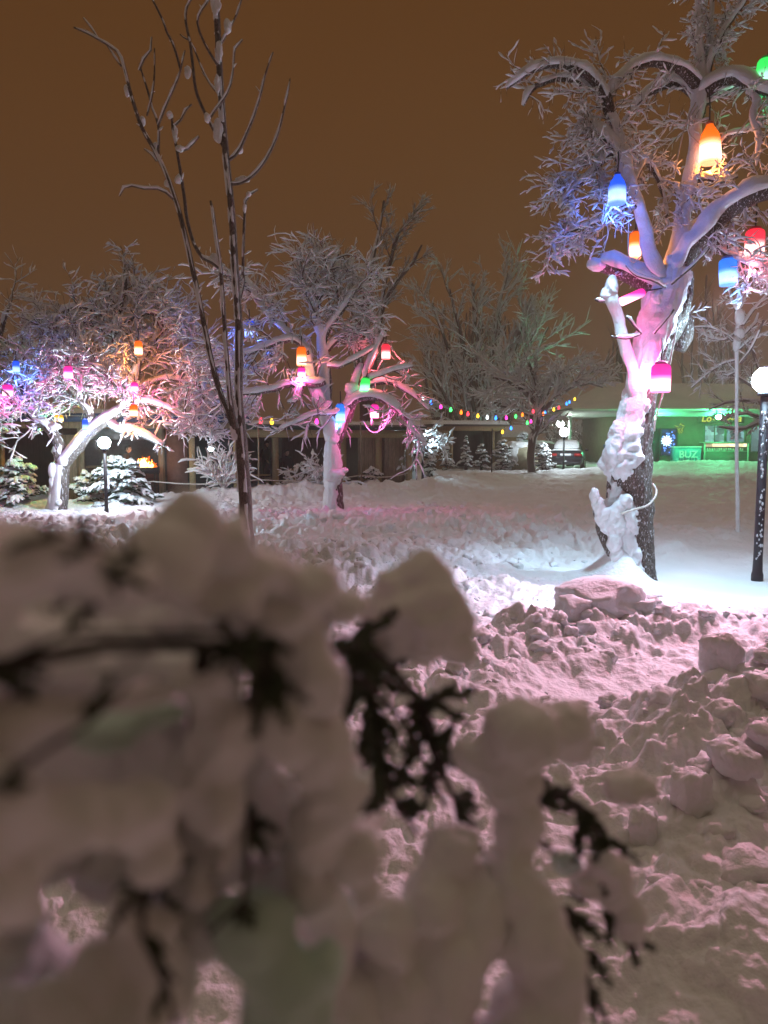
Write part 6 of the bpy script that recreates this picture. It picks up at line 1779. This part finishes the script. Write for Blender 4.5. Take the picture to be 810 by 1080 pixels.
S0 = stem[3]
q1 = bough(S0, [(-120, 690, .19), (0, 702, .20), (110, 682, .215), (200, 680, .235), (255, 690, .26), (310, 700, .30), (350, 705, .33), (400, 730, .36), (440, 790, .40), (470, 850, .42)], .0042)
spray(q1, 50, .020, .15, .72, -.15, .7, .5)
q2 = bough(S0, [(-100, 700, .18), (-20, 710, .19), (70, 668, .205), (150, 668, .22), (240, 665, .24), (285, 700, .25)], .003)
spray(q2, 36, .014, .3, .95, -.2, .7, .42)
q3 = bough(q1[len(q1) * 3 // 4], [(395, 690, .38), (425, 720, .41), (450, 740, .43), (480, 755, .44), (495, 765, .45)], .004)
spray(q3, 18, .030, .0, 1, -.1, .7, .75)
q4 = bough(P(385, 680, .37), [(390, 740, .39), (400, 800, .40), (420, 850, .41), (440, 880, .42)], .004)
spray(q4, 26, .030, .0, 1, -.15, .7, .75)
q5 = bough(P(440, 740, .42), [(460, 800, .43), (478, 840, .43), (500, 860, .43)], .0035)
spray(q5, 16, .026, .0, 1, -.2, .7, .75)
q6 = bough(P(540, 860, .42), [(590, 840, .43), (612, 850, .43), (628, 880, .43), (640, 910, .43), (625, 940, .43)], .0035)
spray(q6, 22, .022, .1, 1, -.25, .7, .7)
q7 = bough(P(560, 960, .40), [(600, 960, .41), (612, 1000, .41), (620, 1040, .41), (628, 1080, .41)], .0035)
spray(q7, 16, .018, .2, 1, -.3, .7, .6)
q8 = bough(P(610, 930, .42), [(640, 955, .42), (660, 985, .42), (668, 1005, .42)], .002)
spray(q8, 6, .012, .3, 1, -.3)
q9 = bough(P(215, 690, .26), [(190, 850, .31), (155, 910, .29), (150, 930, .235), (150, 985, .235), (175, 1040, .24), (185, 1080, .24)], .003)
spray(q9, 14, .014, .5, .95, -.25, .7, .45)
q10 = bough(P(270, 720, .26), [(262, 800, .32), (265, 850, .31), (263, 880, .27), (258, 950, .265), (220, 985, .265)], .003)
spray(q10, 12, .012, .3, 1, -.3, .7, .45)
q11 = bough(P(60, 640, .24), [(140, 590, .2), (100, 575, .195), (60, 560, .195), (38, 552, .195)], .0014)
spray(q11, 14, .008, .3, 1, -.1, .7, .35)
q12 = bough(P(250, 690, .27), [(268, 670, .245), (282, 715, .245), (300, 750, .25)], .003)
spray(q12, 14, .016, .2, 1, -.2, .7, .45)
q13 = bough(S0, [(-110, 800, .17), (0, 830, .18), (40, 795, .185), (90, 765, .20), (134, 722, .215)], .0025)
spray(q13, 20, .011, .5, 1, -.2, .8, .45)
fr = MB()  # pale green lumps low among the snow cushions
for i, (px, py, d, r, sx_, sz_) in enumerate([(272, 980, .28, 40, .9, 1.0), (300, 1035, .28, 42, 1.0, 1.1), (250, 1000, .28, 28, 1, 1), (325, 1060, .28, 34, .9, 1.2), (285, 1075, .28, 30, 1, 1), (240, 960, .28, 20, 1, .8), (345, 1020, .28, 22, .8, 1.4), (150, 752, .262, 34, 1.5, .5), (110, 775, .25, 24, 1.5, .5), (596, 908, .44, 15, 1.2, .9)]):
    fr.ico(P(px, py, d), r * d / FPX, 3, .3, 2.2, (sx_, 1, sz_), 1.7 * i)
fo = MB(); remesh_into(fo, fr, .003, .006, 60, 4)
fo.build('pale_green_lumps', mat_snow('pale_green_snow', (.60, .78, .67), .4, 200, .002, .12, 22), root)
wood.build('branch', BARK, root)
fol.build('foliage', NEEDLE_NEAR, root)

SUN_E = .20
HAZE = 0.0042
# ------------------------------------------------------------------ night sky: low cloud lit brown by the town
w = bpy.data.worlds.new('World'); scene.world = w; w.use_nodes = True
t = w.node_tree; t.nodes.clear()
out = t.nodes.new('ShaderNodeOutputWorld'); bg = t.nodes.new('ShaderNodeBackground')
tc = t.nodes.new('ShaderNodeTexCoord'); sep = t.nodes.new('ShaderNodeSeparateXYZ')
t.links.new(tc.outputs['Generated'], sep.inputs[0])
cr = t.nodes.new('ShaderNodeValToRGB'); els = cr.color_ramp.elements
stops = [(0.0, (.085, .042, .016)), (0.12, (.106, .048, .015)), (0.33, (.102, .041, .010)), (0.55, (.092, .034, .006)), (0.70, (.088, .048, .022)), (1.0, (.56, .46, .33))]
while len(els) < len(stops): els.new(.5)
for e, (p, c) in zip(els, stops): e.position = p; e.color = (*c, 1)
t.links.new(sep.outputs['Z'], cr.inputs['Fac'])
nz = t.nodes.new('ShaderNodeTexNoise'); nz.inputs['Scale'].default_value = 1.6; nz.inputs['Detail'].default_value = 4
t.links.new(tc.outputs['Generated'], nz.inputs['Vector'])
mr = t.nodes.new('ShaderNodeMapRange'); mr.inputs['To Min'].default_value = .86; mr.inputs['To Max'].default_value = 1.14
t.links.new(nz.outputs['Fac'], mr.inputs['Value'])
mx = t.nodes.new('ShaderNodeMix'); mx.data_type = 'RGBA'; mx.blend_type = 'MULTIPLY'; mx.inputs['Factor'].default_value = 1
t.links.new(cr.outputs['Color'], mx.inputs[6]); t.links.new(mr.outputs['Result'], mx.inputs[7])
mr2 = t.nodes.new('ShaderNodeMapRange'); mr2.interpolation_type = 'SMOOTHSTEP'      # unseen sky behind the viewer dimmed to darken the near boughs
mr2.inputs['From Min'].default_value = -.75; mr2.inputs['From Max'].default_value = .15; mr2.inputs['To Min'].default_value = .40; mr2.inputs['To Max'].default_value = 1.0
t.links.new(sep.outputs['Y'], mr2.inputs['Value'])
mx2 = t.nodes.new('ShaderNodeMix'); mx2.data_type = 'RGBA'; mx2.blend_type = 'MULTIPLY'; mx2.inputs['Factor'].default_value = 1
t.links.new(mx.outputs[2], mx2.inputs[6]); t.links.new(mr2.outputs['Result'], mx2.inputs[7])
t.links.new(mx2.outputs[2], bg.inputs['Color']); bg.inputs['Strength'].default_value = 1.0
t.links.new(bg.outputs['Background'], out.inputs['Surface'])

# soft pink fill added to stand in for the park's glow
sd = bpy.data.lights.new('fill_sun', 'SUN'); sd.energy = SUN_E; sd.angle = math.radians(50); sd.color = (1.0, .60, .68)
so = bpy.data.objects.new('fill_sun', sd); COL.objects.link(so)
so.rotation_euler = Vector((-.45, -.75, -.75)).to_track_quat('-Z', 'Y').to_euler()

# the air of the snowy night
if HAZE > 0:
    m = MB(); m.box((0, 70, 9.5), (324, 470, 21.0)); hz_ = m.build('haze', None, None, False)
    N = NT('night_air'); pv = N.n('ShaderNodeVolumePrincipled'); pv.inputs['Color'].default_value = (.92, .83, .74, 1); pv.inputs['Density'].default_value = HAZE; pv.inputs['Anisotropy'].default_value = .2
    N.l(pv.outputs['Volume'], N.out.inputs['Volume']); hz_.data.materials.append(N.m)
    tag(hz_, 'thin snowy night air over the park', 'haze', None, 'stuff')

scene.view_settings.view_transform = 'Standard'
scene.view_settings.look = 'None'
scene.view_settings.exposure = 0.0
scene.view_settings.gamma = 1.0
scene.view_settings.use_curve_mapping = False
scene.render.engine = 'CYCLES'
cy = scene.cycles
cy.use_denoising = True
try:
    cy.denoiser = 'OPENIMAGEDENOISE'; cy.denoising_input_passes = 'RGB_ALBEDO_NORMAL'
except Exception:
    pass
cy.max_bounces = 6; cy.diffuse_bounces = 3; cy.glossy_bounces = 2; cy.transmission_bounces = 2; cy.volume_bounces = 0
cy.sample_clamp_indirect = 4.0
cy.use_light_tree = True
